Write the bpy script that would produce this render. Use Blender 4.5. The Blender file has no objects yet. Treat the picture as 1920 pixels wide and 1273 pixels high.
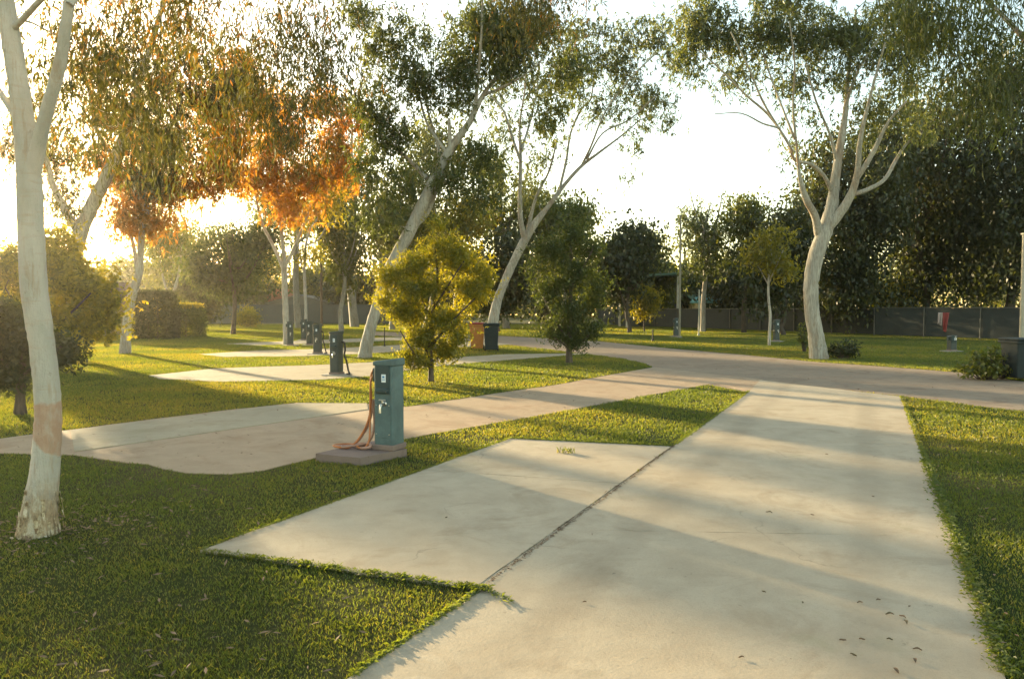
import bpy, bmesh, math, random
import numpy as np
from mathutils import Vector, geometry

scene = bpy.context.scene
R = math.radians

# ------------------------------------------------------------------ camera
F = 1400.0                      # focal length in pixels of the 1920 px wide photograph
H = 1.6
PITCH = math.atan((636.5 - 578.0) / F)
cam_d = bpy.data.cameras.new('camera')
cam_d.sensor_width = 36.0
cam_d.lens = 36.0 * F / 1920.0
cam_d.clip_start = 0.05
cam_d.clip_end = 3000.0
cam = bpy.data.objects.new('camera', cam_d)
scene.collection.objects.link(cam)
cam.location = (0, 0, H)
cam.rotation_euler = (R(90) - PITCH, 0, 0)
scene.camera = cam

# ------------------------------------------------------------------ light
SUN_AZ, SUN_EL = -40.0, 9.5     # degrees right of the view direction, above the horizon
world = bpy.data.worlds.new("World")
scene.world = world
world.use_nodes = True
wn = world.node_tree
wn.nodes.clear()
sky = wn.nodes.new('ShaderNodeTexSky')
sky.sky_type = 'NISHITA'
sky.sun_disc = False
sky.sun_elevation = R(SUN_EL)
sky.sun_rotation = R(SUN_AZ)
sky.air_density = 1.0
sky.dust_density = 0.8
sky.ozone_density = 0.6
tint = wn.nodes.new('ShaderNodeMix'); tint.data_type = 'RGBA'; tint.blend_type = 'MULTIPLY'
tint.inputs[0].default_value = 1.0
tint.inputs[7].default_value = (1.0, 0.94, 0.80, 1)
bg = wn.nodes.new('ShaderNodeBackground')
bg.inputs['Strength'].default_value = 0.15
wo = wn.nodes.new('ShaderNodeOutputWorld')
wn.links.new(sky.outputs[0], tint.inputs[6])
wn.links.new(tint.outputs[2], bg.inputs['Color'])
wn.links.new(bg.outputs[0], wo.inputs['Surface'])

sunvec = Vector((math.sin(R(SUN_AZ)) * math.cos(R(SUN_EL)), math.cos(R(SUN_AZ)) * math.cos(R(SUN_EL)), math.sin(R(SUN_EL))))
sl = bpy.data.lights.new('sun', 'SUN')
sl.energy = 4.5
sl.angle = R(1.2)
sl.color = (1.0, 0.78, 0.45)
so = bpy.data.objects.new('sun', sl)
scene.collection.objects.link(so)
so.rotation_euler = sunvec.to_track_quat('Z', 'Y').to_euler()
so.location = (-20, 30, 20)

scene.view_settings.view_transform = 'Standard'
scene.view_settings.look = 'None'
scene.view_settings.gamma = 1.0
scene.view_settings.exposure = 2.05
scene.cycles.max_bounces = 8
scene.cycles.transmission_bounces = 6
scene.cycles.diffuse_bounces = 4
scene.cycles.volume_bounces = 1
scene.cycles.use_denoising = True

# ------------------------------------------------------------------ helpers
cp, sp = math.cos(PITCH), math.sin(PITCH)
def ray(px, py):
    u = (px - 960.0) / F; v = (636.5 - py) / F
    return np.array([u, cp + sp * v, -sp + cp * v])
def at(px, py, d):
    r = ray(px, py); return np.array([0, 0, H]) + r * (d / r[1])
def ground(px, py):
    r = ray(px, py); t = -H / r[2]
    return np.array([r[0] * t, r[1] * t, 0.0])
def g2(px, py):
    p = ground(px, py); return (p[0], p[1])

def link(o, parent=None):
    scene.collection.objects.link(o)
    if parent is not None: o.parent = parent
    return o
def tag(o, label=None, cat=None, group=None, kind=None):
    if label: o['label'] = label
    if cat: o['category'] = cat
    if group: o['group'] = group
    if kind: o['kind'] = kind
    return o
def empty(name, loc, rz=0.0):
    o = bpy.data.objects.new(name, None); o.empty_display_size = 0.3
    o.location = loc; o.rotation_euler = (0, 0, rz)
    return link(o)
def np_mesh(name, V, Fc, mat, parent=None, tintv=None, smooth=False, loc=None):
    """V (n,3); Fc (m,k) all faces with the same k."""
    V = np.ascontiguousarray(V, dtype=np.float32); Fc = np.ascontiguousarray(Fc, dtype=np.int32)
    me = bpy.data.meshes.new(name)
    m, k = Fc.shape
    me.vertices.add(len(V)); me.vertices.foreach_set('co', V.ravel())
    me.loops.add(m * k); me.loops.foreach_set('vertex_index', Fc.ravel())
    me.polygons.add(m); me.polygons.foreach_set('loop_start', np.arange(0, m * k, k, dtype=np.int32))
    if smooth: me.polygons.foreach_set('use_smooth', np.ones(m, dtype=bool))
    me.update(calc_edges=True)
    if tintv is not None:
        a = me.attributes.new('tint', 'FLOAT', 'POINT'); a.data.foreach_set('value', np.ascontiguousarray(tintv, dtype=np.float32))
    me.materials.append(mat)
    o = bpy.data.objects.new(name, me)
    if loc is not None: o.location = loc
    return link(o, parent)
def bm_obj(name, bm, mat, parent=None, smooth=False):
    me = bpy.data.meshes.new(name); bm.normal_update(); bm.to_mesh(me); bm.free()
    if smooth:
        for p in me.polygons: p.use_smooth = True
    me.materials.append(mat)
    o = bpy.data.objects.new(name, me)
    return link(o, parent)
def add_box(bm, c, s, bevel=0.0, rz=0.0, seg=2):
    t = bmesh.new(); bmesh.ops.create_cube(t, size=1.0)
    bmesh.ops.scale(t, vec=s, verts=t.verts)
    if bevel > 0: bmesh.ops.bevel(t, geom=list(t.edges), offset=bevel, segments=seg, profile=0.5, affect='EDGES')
    if rz: 
        from mathutils import Matrix
        bmesh.ops.rotate(t, cent=(0, 0, 0), matrix=Matrix.Rotation(rz, 3, 'Z'), verts=t.verts)
    bmesh.ops.translate(t, vec=c, verts=t.verts)
    me = bpy.data.meshes.new('tmp'); t.to_mesh(me); t.free(); bm.from_mesh(me); bpy.data.meshes.remove(me)
def smooth_path(P, sub=4):
    P = np.asarray(P, float)
    if len(P) < 3:
        t = np.linspace(0, 1, sub + 1)[:, None]; return P[0] * (1 - t) + P[-1] * t
    Q = np.vstack([2 * P[0] - P[1], P, 2 * P[-1] - P[-2]])
    out = []
    for i in range(1, len(Q) - 2):
        p0, p1, p2, p3 = Q[i - 1], Q[i], Q[i + 1], Q[i + 2]
        for t in np.linspace(0, 1, sub, endpoint=False):
            out.append(0.5 * ((2 * p1) + (-p0 + p2) * t + (2 * p0 - 5 * p1 + 4 * p2 - p3) * t * t + (-p0 + 3 * p1 - 3 * p2 + p3) * t ** 3))
    out.append(P[-1]); return np.array(out)
def tube(P, rad, sides, rng=None, bump=0.0):
    """P (n,3), rad (n,) -> verts, quads"""
    P = np.asarray(P, float); n = len(P)
    T = np.gradient(P, axis=0); T /= np.linalg.norm(T, axis=1)[:, None] + 1e-9
    ref = np.array([0.0, 1.0, 0.0]) if abs(T[:, 1].mean()) < 0.7 else np.array([1.0, 0, 0])
    A = np.cross(T, ref); A /= np.linalg.norm(A, axis=1)[:, None] + 1e-9
    B = np.cross(T, A)
    ang = np.linspace(0, 2 * math.pi, sides, endpoint=False)
    rr = np.asarray(rad)[:, None] * np.ones((1, sides))
    if rng is not None and bump > 0:
        nz = rng.normal(0, 1, (n, sides)); nz = (nz + np.roll(nz, 1, 1) + np.roll(nz, -1, 1)) / 3
        rr = rr * (1 + bump * nz)
    V = P[:, None, :] + rr[:, :, None] * (A[:, None, :] * np.cos(ang)[None, :, None] + B[:, None, :] * np.sin(ang)[None, :, None])
    i = np.arange(n - 1)[:, None] * sides; j = np.arange(sides)[None, :]; j2 = (j + 1) % sides
    Q = np.stack([i + j, i + j2, i + sides + j2, i + sides + j], axis=-1).reshape(-1, 4)
    return V.reshape(-1, 3), Q
def join(parts):
    Vs, Fs, off = [], [], 0
    for V, Q in parts:
        Vs.append(V); Fs.append(Q + off); off += len(V)
    return np.vstack(Vs), np.vstack(Fs)

# ------------------------------------------------------------------ materials
def nt_new(name):
    m = bpy.data.materials.new(name); m.use_nodes = True
    nt = m.node_tree; nt.nodes.clear()
    out = nt.nodes.new('ShaderNodeOutputMaterial')
    return m, nt, out
def N(nt, typ, **kw):
    n = nt.nodes.new(typ)
    for k, v in kw.items(): setattr(n, k, v)
    return n
def noise(nt, vec, scale, detail=4.0, rough=0.55, dist=0.0):
    n = N(nt, 'ShaderNodeTexNoise'); n.inputs['Scale'].default_value = scale
    n.inputs['Detail'].default_value = detail; n.inputs['Roughness'].default_value = rough
    n.inputs['Distortion'].default_value = dist
    nt.links.new(vec, n.inputs['Vector']); return n.outputs['Fac']
def ramp(nt, fac, stops):
    r = N(nt, 'ShaderNodeValToRGB'); e = r.color_ramp.elements
    while len(e) < len(stops): e.new(0.5)
    for k, (p, c) in enumerate(stops):
        e[k].position = p; e[k].color = (c[0], c[1], c[2], 1) if isinstance(c, (tuple, list)) else (c, c, c, 1)
    nt.links.new(fac, r.inputs[0]); return r.outputs[0]
def mixc(nt, fac, a, b, mode='MIX'):
    m = N(nt, 'ShaderNodeMix', data_type='RGBA', blend_type=mode)
    for s, v in ((0, fac), (6, a), (7, b)):
        if isinstance(v, bpy.types.NodeSocket): nt.links.new(v, m.inputs[s])
        elif s == 0: m.inputs[0].default_value = v
        else: m.inputs[s].default_value = (*v[:3], 1)
    return m.outputs[2]
def coords(nt, kind='Object', scale=None):
    tc = N(nt, 'ShaderNodeTexCoord'); o = tc.outputs[kind]
    if scale:
        mp = N(nt, 'ShaderNodeMapping'); mp.inputs['Scale'].default_value = scale
        nt.links.new(o, mp.inputs['Vector']); o = mp.outputs[0]
    return o
def principled(nt, out, col, rough=0.8, bump=None, bstr=0.3, bdist=0.02, metal=0.0, spec=0.3):
    p = N(nt, 'ShaderNodeBsdfPrincipled')
    if isinstance(col, bpy.types.NodeSocket): nt.links.new(col, p.inputs['Base Color'])
    else: p.inputs['Base Color'].default_value = (*col[:3], 1)
    if isinstance(rough, bpy.types.NodeSocket): nt.links.new(rough, p.inputs['Roughness'])
    else: p.inputs['Roughness'].default_value = rough
    p.inputs['Metallic'].default_value = metal
    p.inputs['Specular IOR Level'].default_value = spec
    if bump is not None:
        b = N(nt, 'ShaderNodeBump'); b.inputs['Strength'].default_value = bstr; b.inputs['Distance'].default_value = bdist
        nt.links.new(bump, b.inputs['Height']); nt.links.new(b.outputs[0], p.inputs['Normal'])
    nt.links.new(p.outputs[0], out.inputs['Surface']); return p

def leaf_mat(name, stops, trans=0.5, tcol=(1.9, 1.65, 0.55), gloss=0.04, big=0.35):
    m, nt, out = nt_new(name)
    a = N(nt, 'ShaderNodeAttribute', attribute_name='tint')
    nb = noise(nt, coords(nt, 'Object'), big, 2.0)
    ad = N(nt, 'ShaderNodeMath', operation='MULTIPLY_ADD'); ad.inputs[1].default_value = 0.6
    nt.links.new(a.outputs['Fac'], ad.inputs[0])
    sb = N(nt, 'ShaderNodeMath', operation='MULTIPLY_ADD'); sb.inputs[1].default_value = 1.2; sb.inputs[2].default_value = -0.4
    nt.links.new(nb, sb.inputs[0]); nt.links.new(sb.outputs[0], ad.inputs[2])
    col = ramp(nt, ad.outputs[0], stops)
    tc = mixc(nt, 1.0, col, tcol, 'MULTIPLY')
    d = N(nt, 'ShaderNodeBsdfDiffuse'); nt.links.new(col, d.inputs[0])
    t = N(nt, 'ShaderNodeBsdfTranslucent'); nt.links.new(tc, t.inputs[0])
    ms = N(nt, 'ShaderNodeMixShader'); ms.inputs[0].default_value = trans
    nt.links.new(d.outputs[0], ms.inputs[1]); nt.links.new(t.outputs[0], ms.inputs[2])
    g = N(nt, 'ShaderNodeBsdfGlossy'); g.inputs['Roughness'].default_value = 0.45
    m2 = N(nt, 'ShaderNodeMixShader'); m2.inputs[0].default_value = gloss
    nt.links.new(ms.outputs[0], m2.inputs[1]); nt.links.new(g.outputs[0], m2.inputs[2])
    nt.links.new(m2.outputs[0], out.inputs['Surface'])
    return m

def S3(a, b, c): return [(0.2, a), (0.5, b), (0.85, c)]
L_OLIVE = leaf_mat('gum_leaf_olive', S3((.045, .062, .020), (.075, .10, .028), (.13, .145, .035)), 0.5)
L_GREY = leaf_mat('gum_leaf_grey_green', S3((.05, .072, .03), (.085, .11, .045), (.13, .15, .06)), 0.5)
L_ORANGE = leaf_mat('gum_leaf_orange', S3((.14, .12, .03), (.34, .21, .045), (.43, .20, .045)), 0.65, (1.8, 1.35, 0.4), big=0.9)
L_MIXO = leaf_mat('gum_leaf_turning', [(0.2, (.048, .062, .018)), (0.54, (.085, .10, .025)), (0.74, (.24, .14, .03)), (0.9, (.40, .17, .03))], 0.58, (1.65, 1.25, 0.45), big=0.8)
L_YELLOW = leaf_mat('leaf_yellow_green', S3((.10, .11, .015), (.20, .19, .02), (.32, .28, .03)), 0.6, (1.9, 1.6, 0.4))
L_MID = leaf_mat('leaf_mid_green', S3((.05, .07, .015), (.09, .11, .02), (.17, .17, .03)), 0.5)
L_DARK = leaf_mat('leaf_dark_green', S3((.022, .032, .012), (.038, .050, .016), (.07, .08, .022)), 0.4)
L_BROWN = leaf_mat('leaf_dark_bronze', S3((.04, .028, .012), (.07, .05, .02), (.11, .09, .03)), 0.4)
L_BUSH = leaf_mat('leaf_bright_bush', S3((.10, .12, .015), (.20, .20, .02), (.34, .30, .03)), 0.6, (1.95, 1.7, 0.4))
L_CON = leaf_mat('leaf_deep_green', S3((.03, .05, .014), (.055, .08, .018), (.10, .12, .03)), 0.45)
GRASS = leaf_mat('grass_blade', S3((.060, .092, .030), (.094, .126, .038), (.19, .17, .052)), 0.6, (2.45, 2.05, 0.4), 0.03, big=0.25)

def bark_mat(name, light, dark, patch, patch_amt=0.62, near=False):
    m, nt, out = nt_new(name)
    v = coords(nt, 'Object', (1, 1, 0.35)); v2 = coords(nt, 'Object', (1, 1, 0.12))
    n1 = noise(nt, v, 3.0, 5); n2 = noise(nt, v, 1.2, 4, 0.6, 0.4); n3 = noise(nt, v2, 30, 4); n4 = noise(nt, coords(nt, 'Object'), 9, 6, .7)
    base = mixc(nt, ramp(nt, n1, [(0.35, 0.0), (0.65, 1.0)]), light, [c * 0.72 for c in light])
    base = mixc(nt, ramp(nt, n2, [(patch_amt - .04, 0.0), (patch_amt + .03, 1.0)]), base, patch)
    n5 = noise(nt, coords(nt, 'Object', (1, 1, .22)), 7, 5, .7)
    base = mixc(nt, ramp(nt, n5, [(0.54, 0.0), (0.62, 0.75)]), base, patch)
    base = mixc(nt, ramp(nt, n4, [(0.60, 0.0), (0.70, 0.85)]), base, dark)
    base = mixc(nt, ramp(nt, n3, [(0.35, 0.55), (0.58, 0.0)]), base, dark)
    hb = N(nt, 'ShaderNodeMath', operation='ADD'); nt.links.new(n3, hb.inputs[0]); nt.links.new(n4, hb.inputs[1])
    principled(nt, out, base, 0.85, hb.outputs[0], 0.5, 0.02 if near else 0.03)
    return m
B_WHITE = bark_mat('gum_bark_white', (.52, .48, .40), (.16, .12, .09), (.36, .28, .20))
B_GREY = bark_mat('gum_bark_grey', (.40, .37, .30), (.12, .10, .07), (.26, .20, .14))
B_SOFT = bark_mat('gum_bark_soft_grey', (.43, .405, .33), (.14, .12, .09), (.30, .24, .17), .58)
B_DARK = bark_mat('bark_dark', (.10, .08, .06), (.04, .03, .02), (.14, .10, .07))

def near_bark(zc, zh, side):
    """white gum bark with one tan patch of shed bark between two heights and a rough flaky foot"""
    m, nt, out = nt_new('gum_bark_shedding')
    o = coords(nt, 'Object'); v = coords(nt, 'Object', (1, 1, 0.4)); vh = coords(nt, 'Object', (1, 1, 4))
    sx = N(nt, 'ShaderNodeSeparateXYZ'); nt.links.new(o, sx.inputs[0])
    n1 = noise(nt, v, 5, 5); n2 = noise(nt, o, 4, 5, .6, .5); n4 = noise(nt, o, 16, 6, .7); nh = noise(nt, vh, 6, 5, .6)
    base = mixc(nt, ramp(nt, n1, [(0.35, 0.0), (0.65, 1.0)]), (.56, .51, .42), (.40, .38, .31))
    base = mixc(nt, ramp(nt, nh, [(0.55, 0.0), (0.75, 0.5)]), base, (.42, .30, .20))
    # patch: |z - zc - k*x + noise| < zh
    def M(op, a, b=None, c=None):
        n = N(nt, 'ShaderNodeMath', operation=op)
        for i, x in enumerate((a, b, c)):
            if x is None: continue
            if isinstance(x, bpy.types.NodeSocket): nt.links.new(x, n.inputs[i])
            else: n.inputs[i].default_value = x
        return n.outputs[0]
    zt = M('MULTIPLY_ADD', n2, 0.14, sx.outputs[2])
    up = ramp(nt, M('SUBTRACT', zt, zc + zh + .07), [(0.0, 1.0), (0.02, 0.0)])
    zl = M('MULTIPLY_ADD', sx.outputs[0], side, zt)
    lo = ramp(nt, M('SUBTRACT', zl, zc + .07), [(0.0, 0.0), (0.02, 1.0)])
    f = M('MULTIPLY', up, lo)
    f = M('MULTIPLY', f, ramp(nt, noise(nt, v, 9, 5, .7), [(0.34, 0.35), (0.5, 1.0)]))
    base = mixc(nt, f, base, mixc(nt, n4, (.36, .18, .10), (.56, .42, .30)))
    # flaky foot
    fl = M('MULTIPLY', ramp(nt, M('MULTIPLY_ADD', n4, 0.35, sx.outputs[2]), [(0.30, 1.0), (0.62, 0.0)]), 0.9)
    foot = ramp(nt, noise(nt, v, 22, 5, .7), [(0.35, (.10, .07, .04)), (0.5, (.38, .27, .14)), (0.62, (.55, .47, .33))])
    base = mixc(nt, fl, base, foot)
    kn = ramp(nt, noise(nt, v, 7, 3), [(0.70, 0.0), (0.76, 0.8)])
    base = mixc(nt, kn, base, (.14, .11, .09))
    st_ = noise(nt, coords(nt, 'Object', (1, 1, .15)), 12, 5, .7)
    base = mixc(nt, ramp(nt, st_, [(0.55, 0.0), (0.66, 0.55)]), base, (.36, .25, .15))
    base = mixc(nt, ramp(nt, n4, [(0.64, 0.0), (0.72, 0.6)]), base, (.20, .16, .12))
    hb = M('ADD', n4, M('MULTIPLY', st_, 2.0))
    principled(nt, out, base, 0.88, hb, 0.8, 0.03)
    return m

def concrete(name, c1, c2, stain, green=None, stain_amt=0.58, fine=60, cracks=False):
    m, nt, out = nt_new(name)
    o = coords(nt, 'Object')
    a = noise(nt, o, 0.55, 6, .6, .3); b = noise(nt, o, 3.2, 6, .65); c = noise(nt, o, fine, 4, .7); d = noise(nt, o, 1.3, 5, .7, 1.0)
    col = mixc(nt, ramp(nt, a, [(0.35, 0.0), (0.65, 1.0)]), c1, c2)
    col = mixc(nt, ramp(nt, d, [(stain_amt, 0.0), (stain_amt + .14, 0.6)]), col, stain)
    col = mixc(nt, ramp(nt, b, [(0.3, 0.25), (0.6, 0.0)]), col, [x * .6 for x in stain])
    sv = coords(nt, 'Object', (1, 3.0, 1)); sn = noise(nt, sv, 2.0, 5, .75, .6)
    col = mixc(nt, ramp(nt, sn, [(0.58, 0.0), (0.8, 0.35)]), col, [x * .62 for x in c1])
    if green:
        gn = noise(nt, o, 0.9, 5, .7)
        col = mixc(nt, ramp(nt, gn, [(0.60, 0.0), (0.75, 0.45)]), col, green)
    col = mixc(nt, ramp(nt, c, [(0.25, 0.22), (0.5, 0.0)]), col, [x * .45 for x in c1])
    fg = noise(nt, o, 240, 3, .8)
    col = mixc(nt, ramp(nt, fg, [(0.30, 0.35), (0.48, 0.0)]), col, [x * .5 for x in c1])
    col = mixc(nt, ramp(nt, fg, [(0.56, 0.0), (0.72, 0.3)]), col, [min(.7, x * 1.35) for x in c1])
    if cracks:
        wv = N(nt, 'ShaderNodeVectorMath', operation='MULTIPLY_ADD'); wn_ = N(nt, 'ShaderNodeTexNoise'); wn_.inputs['Scale'].default_value = 1.6; wn_.inputs['Detail'].default_value = 6
        nt.links.new(o, wn_.inputs['Vector']); nt.links.new(wn_.outputs['Color'], wv.inputs[0]); wv.inputs[1].default_value = (.9, .9, .9); nt.links.new(o, wv.inputs[2])
        vo = N(nt, 'ShaderNodeTexVoronoi', feature='DISTANCE_TO_EDGE'); vo.inputs['Scale'].default_value = .33; nt.links.new(wv.outputs[0], vo.inputs['Vector'])
        ck = N(nt, 'ShaderNodeMath', operation='MULTIPLY'); nt.links.new(ramp(nt, vo.outputs['Distance'], [(0.0, 0.35), (0.0020, 0.0)]), ck.inputs[0]); nt.links.new(ramp(nt, noise(nt, o, .8, 2), [(0.50, 0.0), (0.56, 1.0)]), ck.inputs[1])
        col = mixc(nt, ck.outputs[0], col, (.09, .08, .06))
        # two tyre tracks along the slab, where cars have worn the surface
        mp = N(nt, 'ShaderNodeMapping'); ang = math.atan2(A1[0] - A2[0], A1[1] - A2[1]); mp.inputs['Rotation'].default_value = (0, 0, ang); nt.links.new(o, mp.inputs['Vector'])
        sx = N(nt, 'ShaderNodeSeparateXYZ'); nt.links.new(mp.outputs[0], sx.inputs[0])
        for off in (TRK - .75, TRK + .75):
            q = N(nt, 'ShaderNodeMath', operation='SUBTRACT'); nt.links.new(sx.outputs[0], q.inputs[0]); q.inputs[1].default_value = off
            q2 = N(nt, 'ShaderNodeMath', operation='ABSOLUTE'); nt.links.new(q.outputs[0], q2.inputs[0])
            q3 = N(nt, 'ShaderNodeMath', operation='MULTIPLY_ADD'); nt.links.new(noise(nt, o, 2.5, 5, .7), q3.inputs[0]); q3.inputs[1].default_value = .30; nt.links.new(q2.outputs[0], q3.inputs[2])
            col = mixc(nt, ramp(nt, q3.outputs[0], [(0.20, 0.30), (0.34, 0.0)]), col, [x * .62 for x in c1])
    sp_ = noise(nt, o, 11, 4, .8)
    col = mixc(nt, ramp(nt, sp_, [(0.66, 0.0), (0.72, 0.55)]), col, [x * .4 for x in stain])
    hb = N(nt, 'ShaderNodeMath', operation='MULTIPLY_ADD'); hb.inputs[1].default_value = 0.35
    nt.links.new(c, hb.inputs[0]); nt.links.new(b, hb.inputs[2])
    principled(nt, out, col, 0.9, hb.outputs[0], 0.4, 0.012, spec=0.15)
    return m
def g2_(px, py):
    p = ground(px, py); return (p[0], p[1])
A1, A2 = g2_(1405, 735), g2_(660, 1273)
_an = math.atan2(A1[0] - A2[0], A1[1] - A2[1]); _mid = (np.array(g2_(660, 1273)) + np.array(g2_(1885, 1273))) / 2
TRK = _mid[0] * math.cos(_an) - _mid[1] * math.sin(_an)
M_SLAB = concrete('pale_concrete', (.43, .345, .235), (.50, .415, .295), (.33, .25, .16), (.25, .24, .12), 0.53, cracks=True)
M_DRIVE = concrete('pink_concrete', (.44, .315, .205), (.385, .285, .185), (.30, .19, .11), (.26, .23, .14), 0.5)
M_ROAD = concrete('worn_road', (.335, .25, .17), (.28, .215, .15), (.20, .13, .085), (.18, .17, .10), 0.5, 45)
M_PAD = concrete('far_pad_concrete', (.41, .345, .235), (.36, .30, .205), (.30, .24, .15), (.24, .23, .12), 0.5)

def simple(name, col, rough=0.6, metal=0.0, var=0.25, scale=6, spec=0.4, bstr=0.15):
    m, nt, out = nt_new(name)
    n = noise(nt, coords(nt, 'Object'), scale, 5, .65)
    c = mixc(nt, ramp(nt, n, [(0.35, 0.0), (0.7, 1.0)]), col, [x * (1 - var) for x in col])
    principled(nt, out, c, rough, n, bstr, 0.01, metal, spec)
    return m

m_, nt_, out_ = nt_new('lawn_soil')
o_ = coords(nt_, 'Object')
c_ = ramp(nt_, noise(nt_, o_, 0.35, 6, .6, .3), [(0.35, (.042, .062, .016)), (0.50, (.075, .078, .024)), (0.62, (.13, .10, .05))])
c_ = mixc(nt_, ramp(nt_, noise(nt_, o_, 25, 5, .8), [(0.35, 0.6), (0.6, 0.0)]), c_, (.03, .035, .012))
principled(nt_, out_, c_, 0.95, noise(nt_, o_, 40, 5, .8), 0.8, 0.04, spec=0.05)
M_LAWN = m_

# ------------------------------------------------------------------ setting: ground, roads, slabs
def ext(a, b, k):                       # from a through b, k beyond
    return (b[0] + (b[0] - a[0]) * k, b[1] + (b[1] - a[1]) * k)
A1, A2 = g2(1405, 735), g2(660, 1273)
B1, B2 = g2(1690, 745), g2(1885, 1273)
A3, B3 = ext(A1, A2, 0.55), ext(B1, B2, 0.55)
def wob(pts, amp, step, seed):
    """subdivide a polygon's edges and wobble them a little so that the turf edge is not ruler straight"""
    rng = np.random.default_rng(seed); out = []
    n = len(pts)
    for i in range(n):
        a = np.array(pts[i]); b = np.array(pts[(i + 1) % n]); L = np.linalg.norm(b - a)
        k = max(1, int(L / step)); nn = np.array([-(b - a)[1], (b - a)[0]]) / (L + 1e-9)
        for j in range(k):
            out.append(tuple(a + (b - a) * j / k + nn * (rng.normal(0, amp) if j else 0)))
    return out
def lerp2(a, b, t): return (a[0] + (b[0] - a[0]) * t, a[1] + (b[1] - a[1]) * t)
def slab(name, polys, z0, z1, mat, label=None):
    bm = bmesh.new()
    for P in polys:
        vs = [bm.verts.new((x, y, z1)) for x, y in P]
        f = bm.faces.new(vs)
        if f.normal.z < 0: f.normal_flip()
        r = bmesh.ops.extrude_face_region(bm, geom=[f])
        nv = [e for e in r['geom'] if isinstance(e, bmesh.types.BMVert)]
        bmesh.ops.translate(bm, vec=(0, 0, z0 - z1), verts=nv)
    bmesh.ops.triangulate(bm, faces=[f for f in bm.faces if len(f.verts) > 4])
    bmesh.ops.recalc_face_normals(bm, faces=bm.faces)
    o = bm_obj(name, bm, mat); tag(o, label, kind='structure'); return o

lawn = np_mesh('lawn', np.array([[-400, -60, 0], [400, -60, 0], [400, 900, 0], [-400, 900, 0]], float), np.array([[0, 1, 2, 3]]), M_LAWN)
tag(lawn, kind='structure')

road_px_far = [(700, 622), (800, 625), (900, 628), (1050, 636), (1130, 641), (1250, 653), (1400, 666), (1530, 679), (1620, 685), (1700, 691), (1800, 699), (1920, 716), (2400, 765)]
road_px_near = [(2400, 860), (1920, 772), (1690, 744), (1560, 730), (1405, 736), (1330, 722), (1225, 690), (1205, 681), (1170, 673), (1100, 664), (1000, 652), (900, 642), (800, 634), (700, 629)]
POLY_ROAD = wob([g2(*p) for p in road_px_far + road_px_near], 0.03, 0.6, 1)
slab('road', [POLY_ROAD], -0.05, 0.006, M_ROAD)

drive_px = [(1430, 712), (1225, 689), (1140, 704), (1050, 721), (960, 734), (880, 746), (760, 764), (700, 758), (560, 756), (440, 768), (300, 785), (130, 807), (40, 818),
            (-60, 832), (-60, 850), (60, 852), (140, 854), (190, 862), (280, 872), (350, 888), (430, 890), (490, 884), (600, 858), (700, 838), (790, 818), (870, 804), (960, 789), (1050, 773), (1130, 758), (1260, 734), (1340, 719), (1400, 733), (1430, 738)]
POLY_DRIVE = [g2(*p) for p in drive_px]
slab('driveway', [wob(POLY_DRIVE, 0.012, 0.25, 2)], -0.05, 0.010, M_DRIVE)

pad1_px = [(132, 809), (560, 757.5), (688, 758), (690, 769), (300, 826), (140, 849)]
slab('pavement', [[g2(*p) for p in pad1_px]], -0.05, 0.020, M_PAD)
pad2 = [g2(*p) for p in [(280, 705), (400, 692), (600, 685), (760, 677), (950, 665), (1110, 663), (1000, 672), (900, 680), (780, 692), (700, 706), (600, 713), (420, 717), (300, 712)]]
pad3 = [g2(*p) for p in [(370, 665), (480, 658), (600, 655), (760, 647), (900, 640), (960, 646), (800, 656), (680, 664), (560, 669), (420, 670)]]
pad4 = [g2(*p) for p in [(420, 645), (600, 638), (760, 632), (800, 636), (640, 643), (480, 648)]]
slab('path', [wob(p, 0.03, 0.6, 4) for p in (pad2, pad3, pad4)], -0.05, 0.018, M_PAD)

# main slab, sawn across in three, and the patio slab beside it, sawn in two
def quad_sections(a1, a2, b1, b2, cuts, gap):
    out = []
    la = math.dist(a1, a2)
    for s, e in zip(cuts[:-1], cuts[1:]):
        g = gap / la / 2
        s2 = s + (g if s > 0 else 0); e2 = e - (g if e < 1 else 0)
        out.append([lerp2(a1, a2, s2), lerp2(a1, a2, e2), lerp2(b1, b2, e2), lerp2(b1, b2, s2)])
    return out
secs = quad_sections(A1, A3, B1, B3, [0, .30, .52, .74, 1], 0.010)
secs[0] = [g2(1425, 713.5), A1] + secs[0][1:]
slab('concrete_slab', [wob(q_, .0035, .16, 20) for q_ in secs], -0.08, 0.014, M_SLAB)
POLY_A = [g2(1425, 713.5), A1, A3, B3, B1]
def jo(px, py, off=0.028):              # a point of the joint moved to its left side
    p = np.array(g2(px, py)); d = np.array(A2) - np.array(A1); d /= np.linalg.norm(d)
    n = np.array([d[1], -d[0]]); n = n if n[0] < 0 else -n
    return tuple(p + n * off)
P1, P2, P3, P4 = g2(375, 1036), g2(958, 824), jo(1264, 839), jo(896, 1109)
psecs = quad_sections(P2, P1, P3, P4, [0, .42, 1], 0.010)
slab('patio_slab', [wob(q_, .0035, .16, 21) for q_ in psecs], -0.08, 0.017, M_SLAB)
POLY_P = [P1, P2, P3, P4]
ALLPOLY = [POLY_ROAD, POLY_DRIVE, pad2, pad3, pad4, POLY_A, POLY_P, [g2(*p) for p in pad1_px]]

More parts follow.
